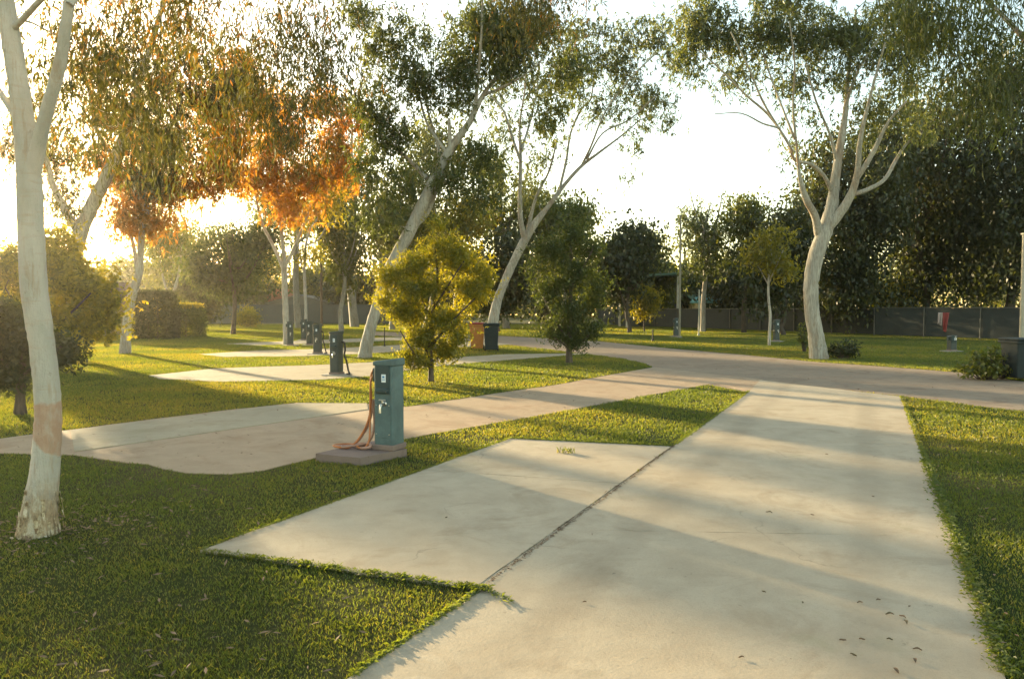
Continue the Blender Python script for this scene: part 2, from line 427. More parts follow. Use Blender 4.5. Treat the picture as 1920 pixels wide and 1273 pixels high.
def inside(poly, X, Y):
    P = np.array(poly); c = np.zeros(len(X), bool); n = len(P)
    bx = (X > P[:, 0].min()) & (X < P[:, 0].max()) & (Y > P[:, 1].min()) & (Y < P[:, 1].max())
    xi, yi = X[bx], Y[bx]; cc = np.zeros(len(xi), bool); j = n - 1
    for i in range(n):
        x1, y1 = P[i]; x2, y2 = P[j]
        with np.errstate(divide='ignore', invalid='ignore'):
            cc ^= ((y1 > yi) != (y2 > yi)) & (xi < (x2 - x1) * (yi - y1) / (y2 - y1 + 1e-12) + x1)
        j = i
    c[bx] = cc; return c

# ------------------------------------------------------------------ grass
def vnoise(X, Y, s, seed):
    rng = np.random.default_rng(seed); G = rng.random((256, 256))
    x = X / s; y = Y / s; xi = np.floor(x).astype(int); yi = np.floor(y).astype(int)
    fx = x - xi; fy = y - yi; fx = fx * fx * (3 - 2 * fx); fy = fy * fy * (3 - 2 * fy)
    g = lambda a, b: G[a % 256, b % 256]
    return (g(xi, yi) * (1 - fx) + g(xi + 1, yi) * fx) * (1 - fy) + (g(xi, yi + 1) * (1 - fx) + g(xi + 1, yi + 1) * fx) * fy
def grass():
    rng = np.random.default_rng(7)
    n = 2200000
    # density ~ d^-1.3 over the wedge the camera and its neighbours can see
    u = rng.random(n); d0, d1, e = 2.3, 75.0, 0.7
    d = (d0 ** e + u * (d1 ** e - d0 ** e)) ** (1 / e)
    s = rng.uniform(-0.82, 0.82, n)
    X = s * d + rng.normal(0, .2, n); Y = d
    keep = np.ones(n, bool)
    jx = X + rng.normal(0, .012, n); jy = Y + rng.normal(0, .012, n)
    for P in ALLPOLY: keep &= ~inside(P, jx, jy)
    X, Y, d = X[keep], Y[keep], d[keep]; n = len(X)
    patch = vnoise(X, Y, 0.45, 3) * .6 + vnoise(X, Y, 0.13, 4) * .4
    dens = rng.random(n) < (0.25 + 1.0 * patch)
    X, Y, d, patch = X[dens], Y[dens], d[dens], patch[dens]; n = len(X)
    hgt = (0.012 + 0.022 * patch * rng.random(n)) * np.clip(d / 6, 1, 1.8)
    wid = 0.0034 * np.clip((d / 3.0) ** 0.85, 1, 12) * rng.uniform(.7, 1.3, n)
    th = rng.uniform(0, 2 * math.pi, n); lean = rng.uniform(0.1, 1.1, n); ph = rng.uniform(0, 2 * math.pi, n)
    sx, sy = np.cos(th) * wid, np.sin(th) * wid
    lx, ly = np.cos(ph) * lean * hgt, np.sin(ph) * lean * hgt
    V = np.zeros((n, 4, 3), np.float32)
    V[:, 0] = np.stack([X - sx / 2, Y - sy / 2, np.zeros(n)], 1)
    V[:, 1] = np.stack([X + sx / 2, Y + sy / 2, np.zeros(n)], 1)
    V[:, 2] = np.stack([X + sx * .4 + lx * .35, Y + sy * .4 + ly * .35, hgt * .6], 1)
    V[:, 3] = np.stack([X + lx, Y + ly, hgt], 1)
    Fc = np.arange(n * 4).reshape(n, 4)
    t = np.repeat(np.clip(rng.normal(.45, .25, n) + (vnoise(X, Y, 1.7, 9) - .5) * .5, 0, 1), 4)
    o = np_mesh('grass', V.reshape(-1, 3), Fc, GRASS, tintv=t)
    tag(o, 'short mown grass covering the lawns between the concrete slabs', 'grass', kind='stuff')
    print('grass blades', n)
grass()

NMUL, PMUL, GMUL, RMUL, LMUL, WMUL = 2.2, .90, 2.0, 1.0, 1.12, 1.35
# ------------------------------------------------------------------ tree machinery
def leaves(C, per, r, rz, L, W, droop, rng, strand=0.0):
    strand_up = strand < 0; strand = abs(strand)
    n = len(C); m = n * per
    P = np.repeat(C, per, 0)
    if strand > 0:
        k = 7; sid = np.tile(np.repeat(np.arange((per + k - 1) // k), k)[:per], n) + np.repeat(np.arange(n) * 100, per)
        uq, inv = np.unique(sid, return_inverse=True); up = -1.0 if strand_up else 1.0
        so_ = rng.normal(0, 1, (len(uq), 3)) * [r, r, rz]; sw = rng.normal(0, .7 if strand_up else .18, (len(uq), 2)); sl_ = rng.uniform(.4, 1.2, len(uq)) * strand
        t = rng.random(m) * sl_[inv]
        P = P + so_[inv] + np.stack([sw[inv, 0] * t, sw[inv, 1] * t, -t * up], 1) + rng.normal(0, .012, (m, 3))
    else:
        g = rng.normal(0, 1, (m, 3)); P = P + g * [r, r, rz]
    ax = rng.normal(0, 1, (m, 3)); ax[:, 2] -= droop; ax /= np.linalg.norm(ax, axis=1)[:, None]
    sd = np.cross(ax, rng.normal(0, 1, (m, 3))); sd /= np.linalg.norm(sd, axis=1)[:, None] + 1e-9
    ll = (L * rng.uniform(.6, 1.3, m))[:, None]; ww = (W * rng.uniform(.6, 1.3, m))[:, None] * .5
    nrm = np.cross(ax, sd)
    V = np.stack([P, P + ax * ll * .42 + sd * ww + nrm * ll * .04, P + ax * ll - nrm * ll * .10, P + ax * ll * .42 - sd * ww + nrm * ll * .04], 1)
    cl = np.repeat(rng.normal(0, .16, n), per)
    t = np.repeat(np.clip(rng.normal(.45, .2, m) + cl, 0, 1), 4)
    return V.reshape(-1, 3), np.arange(m * 4).reshape(-1, 4), t

def build_tree(name, label, cat, base, limbs, targets, lmat, bmat, per=40, r=.3, rz=None, L=.16, W=.03, droop=1.5, strand=0.0,
               seed=1, group=None, twig_r=.012, sides=9, bump=.05, bark_sub=4, root_flare=.2, branch_mat=None):
    """limbs: arrays (k,4) of world x,y,z,radius, the first is the trunk. targets: (n,3) clump centres."""
    rng = np.random.default_rng(seed); per = int(per * PMUL)
    root = empty(name, tuple(base)); tag(root, label, cat, group)
    base = np.asarray(base, float)
    tr, skel = [], []
    for i, Lm in enumerate(limbs):
        S = smooth_path(Lm, bark_sub * (2 if i == 0 else 1))
        S[:, 3] = np.maximum(S[:, 3], .006)
        if i == 0 and root_flare > 0:
            z = S[:, 2] - base[2]; S[:, 3] *= 1 + 0.45 * root_flare * np.exp(-z / (1.6 * S[0, 3] + .02))
            S[0, 2] -= .06
        sd = sides if S[0, 3] > .03 else 6
        tr.append(tube(S[:, :3], S[:, 3], sd, rng, bump))
        skel.append(S if i else S[len(S) // 2:])
    T = np.asarray(targets, float)
    if len(T):
        nodes = np.vstack(skel)[:, :3]; rad = np.vstack(skel)[:, 3]
        d = np.sqrt(((T[:, None, :] - nodes[None]) ** 2).sum(-1)).min(1)
        T = T[np.argsort(d)]
        cap = len(nodes) + 4 * len(T); NB = np.zeros((cap, 3)); NR = np.zeros(cap); k = len(nodes); NB[:k] = nodes; NR[:k] = rad
        tw = []; tot = max(1e-6, NR[:k].max())
        for p in T:
            D = NB[:k] - p; dd = np.sqrt((D ** 2).sum(1)) + np.maximum(0, D[:, 2]) * .7
            j = int(dd.argmin()); a = NB[j]; ln = np.linalg.norm(p - a)
            if ln < .05: continue
            r0 = min(NR[j] * .6, twig_r * (1.0 + ln * 1.3)); r1 = max(.0025, r0 * .35)
            mid = (a + p) / 2 + rng.normal(0, .07, 3) * ln; mid[2] += .10 * ln
            q = np.array([a, a * .62 + mid * .38 + [0, 0, .02 * ln], mid, (mid + p) / 2 + rng.normal(0, .04, 3) * ln, p])
            rr = np.linspace(r0, r1, 5)
            tw.append(tube(q, rr, 4))
            for m_ in (2, 3, 4):
                NB[k] = q[m_]; NR[k] = rr[m_] * 1.1; k += 1
        tr += tw
        V, Q, t = leaves(T, per, r * RMUL, (rz or r * .8) * RMUL, L * LMUL, W * WMUL, droop, rng, strand)
        np_mesh('crown', V - base, Q, lmat, root, tintv=t)
    V, Q = join(tr)
    np_mesh('trunk', V - base, Q, bmat, root, smooth=True)
    return root

def px_limb(pts, d0, rng, drift=0.25, first=False):
    """pts: (px, py, width_px[, depth offset]) -> world x,y,z,r"""
    out = []; dd = 0.0; sgn = rng.choice([-1, 1]); prev = None
    for p in pts:
        if len(p) > 3: dd = p[3]
        elif prev is not None and not first:
            dd += sgn * drift * math.dist(prev, p[:2]) / F * d0
        w = at(p[0], p[1], d0 + dd); out.append([*w, p[2] * (.365 if d0 < 10 else .43 if p[2] > 22 else .385) / F * (d0 + dd)]); prev = p[:2]
    if first: out[0][2] = 0.0
    return np.array(out)
def px_blob(spec, d0, rng, n_scale=1.0):
    """spec: (px,py,rx,ry,n[,dd]) ellipses in the picture given a depth of their own"""
    out = []; n_scale *= NMUL
    for s in spec:
        dd = s[5] if len(s) > 5 else 0.0; d = d0 + dd; c = at(s[0], s[1], d); rx, rz = s[2] / F * d, s[3] / F * d
        n = max(2, int(s[4] * n_scale)); q = rng.normal(0, 1, (n, 3)); q /= np.linalg.norm(q, axis=1)[:, None]; q *= (rng.random(n) ** .45)[:, None]
        # clumping: pull towards a few sub-centres
        k = max(2, n // 7); sub = q[rng.integers(0, n, k)]; q = q * .55 + sub[rng.integers(0, k, n)] * .5
        out.append(c + q * [rx, max(rx, rz) * .8 if rx < rz * 2 else rz, rz])
    return np.vstack(out)
def shift_to(base, limb0, others, k=1): return base

def pixtree(name, label, cat, limbs, blobs, lmat, bmat, seed, group=None, **kw):
    rng = np.random.default_rng(seed)
    b = ground(limbs[0][0][0], limbs[0][0][1]); d0 = b[1]
    Ls = [px_limb(limbs[0], d0, rng, first=True)]; drift = kw.pop('drift', .3); nmul = kw.pop('nmul', 1.0)
    # later limbs start on the nearest point of the limbs already laid
    for l in limbs[1:]:
        W = px_limb(l, d0, rng, drift)
        allp = np.vstack([smooth_path(x, 4) for x in Ls])
        j = np.argmin(np.abs(allp[:, 0] - W[0, 0]) + np.abs(allp[:, 2] - W[0, 2]))
        W[:, :3] *= 1.0
        dy = allp[j, 1] - W[0, 1]
        # push along the view ray so that the outline in the picture stays
        for r_ in W:
            kf = (r_[1] + dy) / r_[1]; r_[0] *= kf; r_[2] = H + (r_[2] - H) * kf; r_[1] *= kf
        Ls.append(W)
    T = px_blob(blobs, d0, rng, nmul) if blobs else np.zeros((0, 3))
    T = T[T[:, 2] > .1] if len(T) else T
    return build_tree(name, label, cat, b, Ls, T, lmat, bmat, seed=seed, group=group, **kw)

def envelope(c, rx, ry, rz, n, rng, nb=9, bs=.42):
    """clump centres in several lumps spread through an ellipsoid"""
    q = rng.normal(0, 1, (nb, 3)); q /= np.linalg.norm(q, axis=1)[:, None]; q *= rng.uniform(.35, .8, (nb, 1))
    s = rng.uniform(.6, 1.15, nb) * bs; pick = rng.integers(0, nb, n)
    g = rng.normal(0, 1, (n, 3)); g /= np.linalg.norm(g, axis=1)[:, None]; g *= (rng.random(n) ** .4)[:, None]
    return np.asarray(c) + (q[pick] + g * s[pick][:, None]) * [rx, ry, rz]
def gentree(name, label, cat, px, by, top, wpx, lmat, bmat, seed, trunk_frac=.3, n=120, group=None, tw=None, tpx=None, shape=1.0, nb=10, **kw):
    """a whole tree from its foot pixel, the height of its top and its crown width in the picture"""
    rng = np.random.default_rng(seed)
    b = ground(px, by); d = b[1]; h = at(px, top, d)[2]; w = wpx / F * d
    return worldtree(name, label, cat, b, h, w, lmat, bmat, seed, trunk_frac, n, group, tw, nb, **kw)
def worldtree(name, label, cat, b, h, w, lmat, bmat, seed, trunk_frac=.3, n=120, group=None, tw=None, nb=10, **kw):
    rng = np.random.default_rng(seed + 1000); b = np.asarray(b, float)
    tr = tw or h * .018
    zc0 = h * trunk_frac; zc = (zc0 + h) / 2; rz = (h - zc0) / 2
    fork = h * (trunk_frac + .08)
    lean = rng.normal(0, .03, 2) * h
    top = b + [lean[0], lean[1], h * .8]
    mid = b + [lean[0] * .4 + rng.normal(0, .01) * h, lean[1] * .4, fork]
    Ls = [np.array([[*b, tr], [*(b * .5 + mid * .5 + [rng.normal(0, .01) * h, 0, 0]), tr * .85], [*mid, tr * .75], [*(mid * .5 + top * .5 + rng.normal(0, .02, 3) * h), tr * .5], [*top, tr * .15]])]
    for i in range(5):
        a = rng.uniform(0, 2 * math.pi); s = mid + (top - mid) * rng.uniform(0, .5); e = np.array([b[0] + math.cos(a) * w * .34, b[1] + math.sin(a) * w * .34, zc + rz * rng.uniform(-.2, .7)])
        Ls.append(np.array([[*s, tr * .5], [*(s * .5 + e * .5 + [0, 0, -.04 * h]), tr * .33], [*e, tr * .12]]))
    T = envelope([b[0] + lean[0] * .5, b[1] + lean[1] * .5, zc], w / 2, w / 2, rz, int(n * GMUL), rng, nb)
    T = T[T[:, 2] > .25]
    kw.setdefault('sides', 6); kw.setdefault('bark_sub', 3)
    return build_tree(name, label, cat, b, Ls, T, lmat, bmat, seed=seed, group=group, **kw)

GUMS = 'white trunked gum trees among the camping bays'
FAR = 'trees at the back of the park'

# --- T1 the near gum at the left edge
bz = at(72, 818, ground(72, 1000)[1])[2]
B_NEAR = near_bark(bz, at(72, 757, ground(72, 1000)[1])[2] - bz, .9)
t1 = pixtree('gum_tree', 'closest white gum at the left edge with a tan patch of shed bark', 'tree',
    [[(72, 1000, 84), (74, 960, 76), (86, 860, 66), (90, 760, 61), (78, 640, 60), (64, 540, 62), (58, 430, 60), (55, 340, 58), (46, 240, 50), (30, 130, 46), (8, 0, 44), (-20, -160, 38), (-20, -420, 26)],
     [(58, 340, 40), (82, 230, 32), (110, 130, 30), (125, 40, 26), (150, -120, 22), (210, -300, 14)],
     [(46, 240, 22), (-10, 160, 14), (-80, 60, 10)],
     [(130, 10, 18, 0), (250, -130, 14, .5), (420, -200, 11, 1.2), (600, -220, 8, 2.0), (760, -260, 5, 2.6)],
     [(20, 60, 16, 0), (160, -80, 13, -.4), (320, -180, 9, -.2), (470, -240, 6, .3)],
     [(150, -120, 16, 0), (300, -250, 12, 1.2), (520, -300, 9, 2.4), (900, -330, 6, 3.2)]],
    [(180, 30, 110, 90, 16, 1.0), (330, 10, 110, 90, 16, 1.6), (560, 30, 110, 90, 18, 2.0), (630, 110, 60, 80, 12, 2.2), (500, 120, 90, 70, 13, 1.8), (560, 210, 80, 60, 10, 2.2),
     (250, 130, 80, 70, 10, 1.0), (100, 50, 60, 70, 8, .4), (220, 230, 60, 40, 8, 1.2), (430, 190, 80, 60, 9, 2.0), (340, 260, 80, 50, 7, 1.8), (130, 130, 40, 90, 5, .6), (330, -120, 300, 90, 18, 1.5),
     (980, -50, 110, 60, 18, 3.4), (1010, 20, 70, 50, 9, 3.6), (760, -120, 150, 60, 9, 3)],
    L_MIXO, B_NEAR, 11, GUMS, per=60, r=.20, rz=.16, L=.075, W=.0105, droop=2.2, strand=.42, twig_r=.008, sides=28, bump=.03, bark_sub=6, root_flare=.55, drift=.2)

rng = np.random.default_rng(33); FV = []; b1 = ground(72, 1000)
trk = [c for c in t1.children if c.name.startswith('trunk')][0].data
TV = np.empty(len(trk.vertices) * 3); trk.vertices.foreach_get('co', TV); TV = TV.reshape(-1, 3)
low = TV[(TV[:, 2] > .0) & (TV[:, 2] < .34) & (np.hypot(TV[:, 0], TV[:, 1]) < .35)]
for k in range(110):
    p = low[rng.integers(len(low))] + rng.normal(0, .012, 3); r_ = np.array([p[0], p[1], 0]); r_ /= np.linalg.norm(r_) + 1e-6; t_ = np.array([-r_[1], r_[0], 0]); L = rng.uniform(.03, .10) * (1.2 - p[2]); w_ = rng.uniform(.005, .016); o_ = rng.uniform(.003, .016)
    FV += [p + r_ * .003 - t_ * w_, p + r_ * .003 + t_ * w_, p + r_ * o_ + t_ * w_ * .7 - [0, 0, L], p + r_ * (o_ + .006) - t_ * w_ * .5 - [0, 0, L * .9]]
FV = np.array(FV); FV[:, 2] = np.maximum(FV[:, 2], .005)
m_fl, nt_, out_ = nt_new('loose_bark'); n_ = noise(nt_, coords(nt_, 'Object'), 22, 4)
principled(nt_, out_, ramp(nt_, n_, [(.38, (.16, .10, .05)), (.5, (.42, .33, .19)), (.62, (.58, .50, .36))]), .9, n_, .4, .01)
np_mesh('loose_bark', FV, np.arange(len(FV)).reshape(-1, 4), m_fl, t1)
# --- T2 hazy gum behind it, leaning right
pixtree('gum_tree', 'leaning gum rising out of the yellow bush behind the closest trunk', 'tree',
    [[(105, 668, 30), (120, 590, 28), (135, 520, 27), (150, 440, 30), (180, 370, 27), (215, 300, 24), (240, 230, 20), (262, 150, 16), (290, 60, 12), (320, -30, 8)],
     [(150, 440, 22), (125, 400, 18), (100, 350, 15), (85, 290, 11), (60, 220, 7)], [(215, 300, 12), (180, 240, 9), (165, 160, 6)], [(245, 215, 12), (300, 160, 9), (360, 100, 6)]],
    [(120, 280, 80, 70, 26), (230, 210, 90, 70, 30), (330, 170, 90, 70, 30), (200, 110, 100, 70, 24), (360, 80, 110, 60, 24), (60, 180, 70, 70, 14), (280, 330, 60, 40, 12), (300, 260, 80, 60, 26), (430, 150, 80, 80, 26), (130, 380, 60, 50, 14), (20, 250, 50, 60, 12)],
    L_MIXO, B_GREY, 12, GUMS, per=44, r=.32, L=.20, W=.036, droop=1.8, strand=.5)

# --- T3 curved gum with the orange crown
pixtree('gum_tree', 'curved pale gum on the lawn beside the dark hedge under an orange crown', 'tree',
    [[(234, 663, 23), (238, 610, 22), (246, 560, 21), (261, 510, 17), (264, 460, 15), (268, 420, 14), (276, 370, 12), (280, 320, 10), (290, 250, 7), (310, 170, 5)],
     [(259, 515, 11), (250, 460, 9), (238, 410, 8), (226, 360, 6), (215, 310, 5)], [(268, 420, 8), (300, 360, 6), (350, 300, 5), (400, 270, 3)], [(276, 370, 7), (250, 310, 5), (255, 240, 4)]],
    [(250, 330, 50, 60, 26), (330, 340, 90, 45, 40), (400, 310, 55, 60, 34), (280, 250, 60, 50, 18), (400, 200, 70, 60, 34), (450, 130, 50, 55, 20), (230, 390, 40, 50, 20), (330, 260, 70, 40, 22), (480, 180, 60, 60, 22), (430, 260, 50, 60, 24), (300, 400, 60, 40, 16), (200, 300, 40, 60, 16)],
    L_ORANGE, B_WHITE, 13, GUMS, per=46, r=.30, L=.20, W=.04, droop=1.6, strand=.45)

# --- T5, T6 the pair before the far shed
pixtree('gum_tree', 'straight gum with a wide fork standing beside the second row of power posts', 'tree',
    [[(538, 646, 17), (536, 600, 15), (534, 550, 14), (533, 510, 14), (532, 480, 10), (526, 420, 7), (520, 360, 5), (515, 300, 4)],
     [(532, 505, 10), (512, 460, 8), (492, 420, 7), (480, 370, 5), (470, 300, 4), (470, 230, 3)], [(534, 500, 9), (552, 465, 8), (566, 430, 6), (585, 380, 4), (600, 320, 3)], [(526, 440, 5), (545, 380, 4), (560, 300, 3)]],
    [(500, 300, 60, 60, 34), (570, 330, 60, 60, 30), (540, 250, 70, 50, 34), (460, 340, 40, 40, 14), (620, 270, 40, 60, 18), (540, 390, 60, 35, 20), (590, 190, 60, 50, 24), (520, 180, 60, 60, 24), (650, 220, 50, 60, 20), (650, 310, 40, 50, 18)],
    L_ORANGE, B_WHITE, 15, GUMS, per=44, r=.34, L=.22, W=.045, droop=1.5, strand=.4)
pixtree('gum_tree', 'slim gum with a bare thin trunk just right of the straight forked gum', 'tree',
    [[(574, 628, 8), (573, 570, 7.5), (571, 520, 7), (572, 470, 6), (582, 430, 5), (600, 400, 4), (612, 340, 3)], [(571, 520, 4), (560, 470, 3.5), (556, 420, 3)], [(574, 460, 4), (596, 450, 3.5), (615, 420, 3)]],
    [(610, 380, 40, 50, 20), (560, 400, 30, 35, 10), (620, 320, 40, 40, 14), (585, 470, 30, 20, 5)],
    L_YELLOW, B_WHITE, 16, GUMS, per=40, r=.4, L=.26, W=.06, droop=1.2)

# --- T7 big leaning gum centre left
pixtree('gum_tree', 'tall gum leaning right behind the yellow bush with a pale swollen foot', 'tree',
    [[(684, 671, 30), (690, 635, 26), (702, 590, 24), (716, 545, 23), (735, 495, 25), (765, 440, 27), (795, 378, 26), (825, 318, 24), (850, 272, 20), (880, 230, 15), (905, 180, 11), (935, 140, 8), (965, 100, 5), (990, 50, 4)],
     [(800, 335, 12), (775, 308, 9), (745, 280, 7), (700, 240, 5), (670, 200, 4)], [(843, 285, 10), (843, 250, 9), (842, 222, 7)],
     [(890, 215, 9), (897, 140, 7), (903, 60, 6), (905, -20, 4)], [(905, 180, 7), (940, 165, 6), (985, 140, 4), (1020, 110, 3)],
     [(770, 430, 15), (800, 400, 13), (818, 350, 10), (822, 280, 7), (800, 200, 5), (790, 120, 4)], [(840, 290, 8), (800, 230, 6), (780, 160, 5), (740, 90, 3)]],
    [(740, 230, 60, 60, 28), (700, 180, 50, 70, 22), (790, 150, 60, 70, 30), (860, 120, 60, 70, 34), (900, 40, 80, 60, 40), (960, 100, 70, 70, 44), (1000, 40, 80, 50, 40), (850, 320, 60, 60, 14),
     (760, 340, 60, 50, 12), (690, 300, 50, 60, 14), (770, 60, 60, 40, 14), (700, 400, 50, 60, 14), (900, 280, 60, 60, 18), (1050, 120, 50, 60, 20), (1010, 220, 70, 60, 14), (870, 180, 70, 60, 16), (930, 40, 90, 50, 16), (900, 370, 50, 60, 14), (700, 80, 60, 60, 18), (660, 30, 60, 40, 14)],
    L_OLIVE, B_SOFT, 17, GUMS, per=46, r=.28, L=.17, W=.034, droop=1.4, strand=.3, sides=12)

# --- T8 leaning gum behind the bins
pixtree('gum_tree', 'leaning gum growing behind the two bins with bare limbs fanning over the road', 'tree',
    [[(918, 640, 24), (925, 600, 23), (934, 560, 21), (948, 525, 20), (966, 485, 20), (984, 450, 21), (1004, 418, 17), (1030, 385, 11), (1060, 345, 9), (1090, 312, 8), (1125, 285, 6), (1165, 255, 4), (1200, 225, 3)],
     [(984, 450, 14), (976, 410, 12), (975, 360, 10), (976, 300, 8), (975, 230, 5), (985, 160, 4), (980, 90, 3)], [(975, 300, 7), (958, 250, 6), (945, 210, 5), (925, 185, 4), (900, 150, 3)],
     [(978, 280, 6), (992, 235, 5), (1005, 180, 4), (1012, 120, 3)], [(1050, 352, 7), (1062, 300, 6), (1070, 250, 5), (1090, 205, 5), (1108, 185, 4), (1115, 130, 3)],
     [(1090, 312, 6), (1108, 275, 5), (1135, 210, 4.5), (1180, 150, 4), (1230, 100, 3)], [(1100, 300, 5), (1130, 250, 4), (1180, 225, 4), (1230, 180, 3)], [(990, 430, 9), (1005, 370, 7), (1030, 320, 5), (1045, 260, 4)]],
    [(1100, 110, 60, 50, 30), (1160, 100, 60, 50, 32), (1200, 150, 60, 50, 26), (1230, 200, 45, 50, 24), (1130, 190, 50, 40, 14), (1210, 60, 70, 40, 26), (950, 240, 50, 60, 22), (1010, 170, 50, 50, 20),
     (930, 330, 50, 50, 20), (1010, 290, 40, 40, 10), (1070, 60, 60, 40, 18), (1180, 330, 18, 12, 2), (1270, 110, 40, 40, 12), (940, 150, 50, 50, 16), (1150, 200, 90, 60, 16), (1090, 170, 70, 70, 14), (1040, 240, 60, 60, 10), (1180, 260, 50, 40, 6), (1250, 60, 50, 60, 14), (980, 330, 60, 60, 12), (1060, 130, 80, 70, 16), (1120, 40, 80, 40, 14)],
    L_GREY, B_SOFT, 18, GUMS, per=34, r=.28, L=.19, W=.04, droop=1.3, strand=.25, sides=12)

# --- T10 big fan shaped gum on the right
pixtree('gum_tree', 'large fan shaped gum with a curved pale trunk at the far edge of the road', 'tree',
    [[(1536, 673, 38), (1530, 630, 33), (1522, 580, 31), (1521, 530, 31), (1530, 480, 33), (1548, 430, 31), (1560, 385, 25), (1567, 330, 21), (1576, 270, 18), (1585, 215, 13), (1590, 150, 9), (1597, 90, 7), (1605, 20, 5)],
     [(1535, 440, 20), (1528, 405, 18), (1512, 375, 16), (1500, 335, 10), (1496, 300, 6), (1490, 230, 4)],
     [(1548, 430, 26), (1578, 395, 22), (1598, 360, 18), (1608, 320, 14), (1612, 270, 12), (1622, 220, 8), (1640, 150, 6), (1660, 80, 4)],
     [(1606, 335, 14), (1626, 305, 12), (1645, 270, 10), (1665, 230, 6), (1700, 190, 4)], [(1600, 365, 11), (1635, 352, 10), (1660, 335, 9), (1680, 300, 8), (1700, 270, 6), (1730, 250, 4)],
     [(1562, 365, 11), (1545, 330, 9), (1520, 308, 8), (1490, 300, 7), (1476, 265, 6), (1440, 215, 6), (1400, 180, 5), (1350, 130, 4), (1310, 95, 3)],
     [(1487, 285, 6), (1460, 240, 5), (1430, 190, 5), (1400, 120, 4), (1370, 60, 3)], [(1490, 262, 6), (1470, 210, 5), (1440, 130, 4), (1420, 50, 3)], [(1492, 262, 6), (1487, 200, 5), (1490, 120, 4), (1480, 40, 3)],
     [(1460, 240, 5), (1430, 232, 4), (1390, 213, 3), (1340, 214, 2)], [(1568, 300, 9), (1555, 250, 6), (1530, 190, 5), (1510, 120, 4)], [(1585, 200, 8), (1610, 130, 6), (1650, 70, 4), (1670, 20, 3)]],
    [(1350, 60, 60, 50, 30), (1430, 50, 70, 50, 36), (1520, 60, 70, 55, 40), (1600, 50, 70, 50, 36), (1680, 100, 60, 50, 26), (1380, 130, 50, 40, 12), (1460, 140, 60, 40, 14), (1290, 110, 30, 45, 12), (1330, 10, 70, 40, 22),
     (1500, 0, 100, 40, 30), (1650, 180, 60, 50, 16), (1560, 140, 60, 40, 14), (1720, 50, 70, 60, 26), (1640, 240, 50, 30, 8), (1300, 60, 40, 60, 16), (1500, 190, 60, 50, 7), (1400, 90, 80, 60, 16), (1580, 100, 90, 70, 20), (1700, 150, 50, 60, 12), (1480, 260, 40, 40, 4), (1735, 245, 40, 35, 7), (1700, 200, 40, 40, 6), (1680, 20, 80, 40, 20)],
    L_GREY, B_SOFT, 20, GUMS, per=36, r=.26, L=.16, W=.032, droop=1.3, strand=.3, sides=16, twig_r=.010)

# --- near gum outside the right edge whose leaves hang into the picture
worldtree_near = pixtree('gum_tree', 'gum beyond the right edge with leaves in the top right corner', 'tree',
    [[(2060, 860, 60), (2055, 700, 56), (2040, 500, 52), (2020, 300, 48), (2000, 100, 40), (1980, -100, 32), (1950, -350, 20)],
     [(2010, 250, 22), (1960, 130, 16, .3), (1890, 40, 11, .6), (1800, -40, 8, 1.0), (1700, -100, 5, 1.3)], [(2000, 100, 22), (1900, -60, 14, -.3), (1780, -150, 9, -.5)]],
    [(1880, 60, 90, 80, 18), (1800, 40, 90, 70, 16), (1880, 180, 60, 90, 10), (1760, 0, 80, 50, 12), (1900, -60, 120, 60, 20), (1700, -10, 60, 35, 10), (1810, 140, 60, 60, 10)],
    L_OLIVE, B_GREY, 21, GUMS, per=50, r=.20, rz=.14, L=.085, W=.011, droop=2.2, strand=.42, twig_r=.008, sides=16)

# --- slim saplings
pixtree('sapling', 'slim sapling with a wavy pale trunk left of the large fan shaped gum', 'tree',
    [[(1442, 648, 7), (1443, 620, 7), (1444, 590, 6.5), (1441, 560, 6), (1441, 525, 5), (1446, 490, 4), (1445, 450, 3)], [(1442, 530, 4), (1455, 500, 3), (1468, 470, 2.5)], [(1441, 535, 3), (1425, 505, 2.5), (1412, 480, 2)]],
    [(1440, 480, 40, 35, 10), (1470, 510, 22, 20, 5), (1415, 470, 25, 30, 6), (1445, 430, 35, 30, 8)],
    L_YELLOW, B_WHITE, 22, None, per=36, r=.3, L=.20, W=.06, droop=1.0)
pixtree('gum_tree', 'young forked white gum behind the flat topped yellow hedge', 'tree',
    [[(318, 622, 9), (318, 590, 9), (319, 565, 9), (328, 540, 8), (336, 510, 6), (340, 460, 4)], [(319, 560, 7), (308, 530, 5), (300, 490, 4), (298, 440, 3)]],
    [(300, 450, 25, 40, 14), (340, 450, 25, 40, 14), (320, 500, 20, 20, 4)], L_MID, B_WHITE, 23, GUMS, per=36, r=.4, L=.26, W=.07)

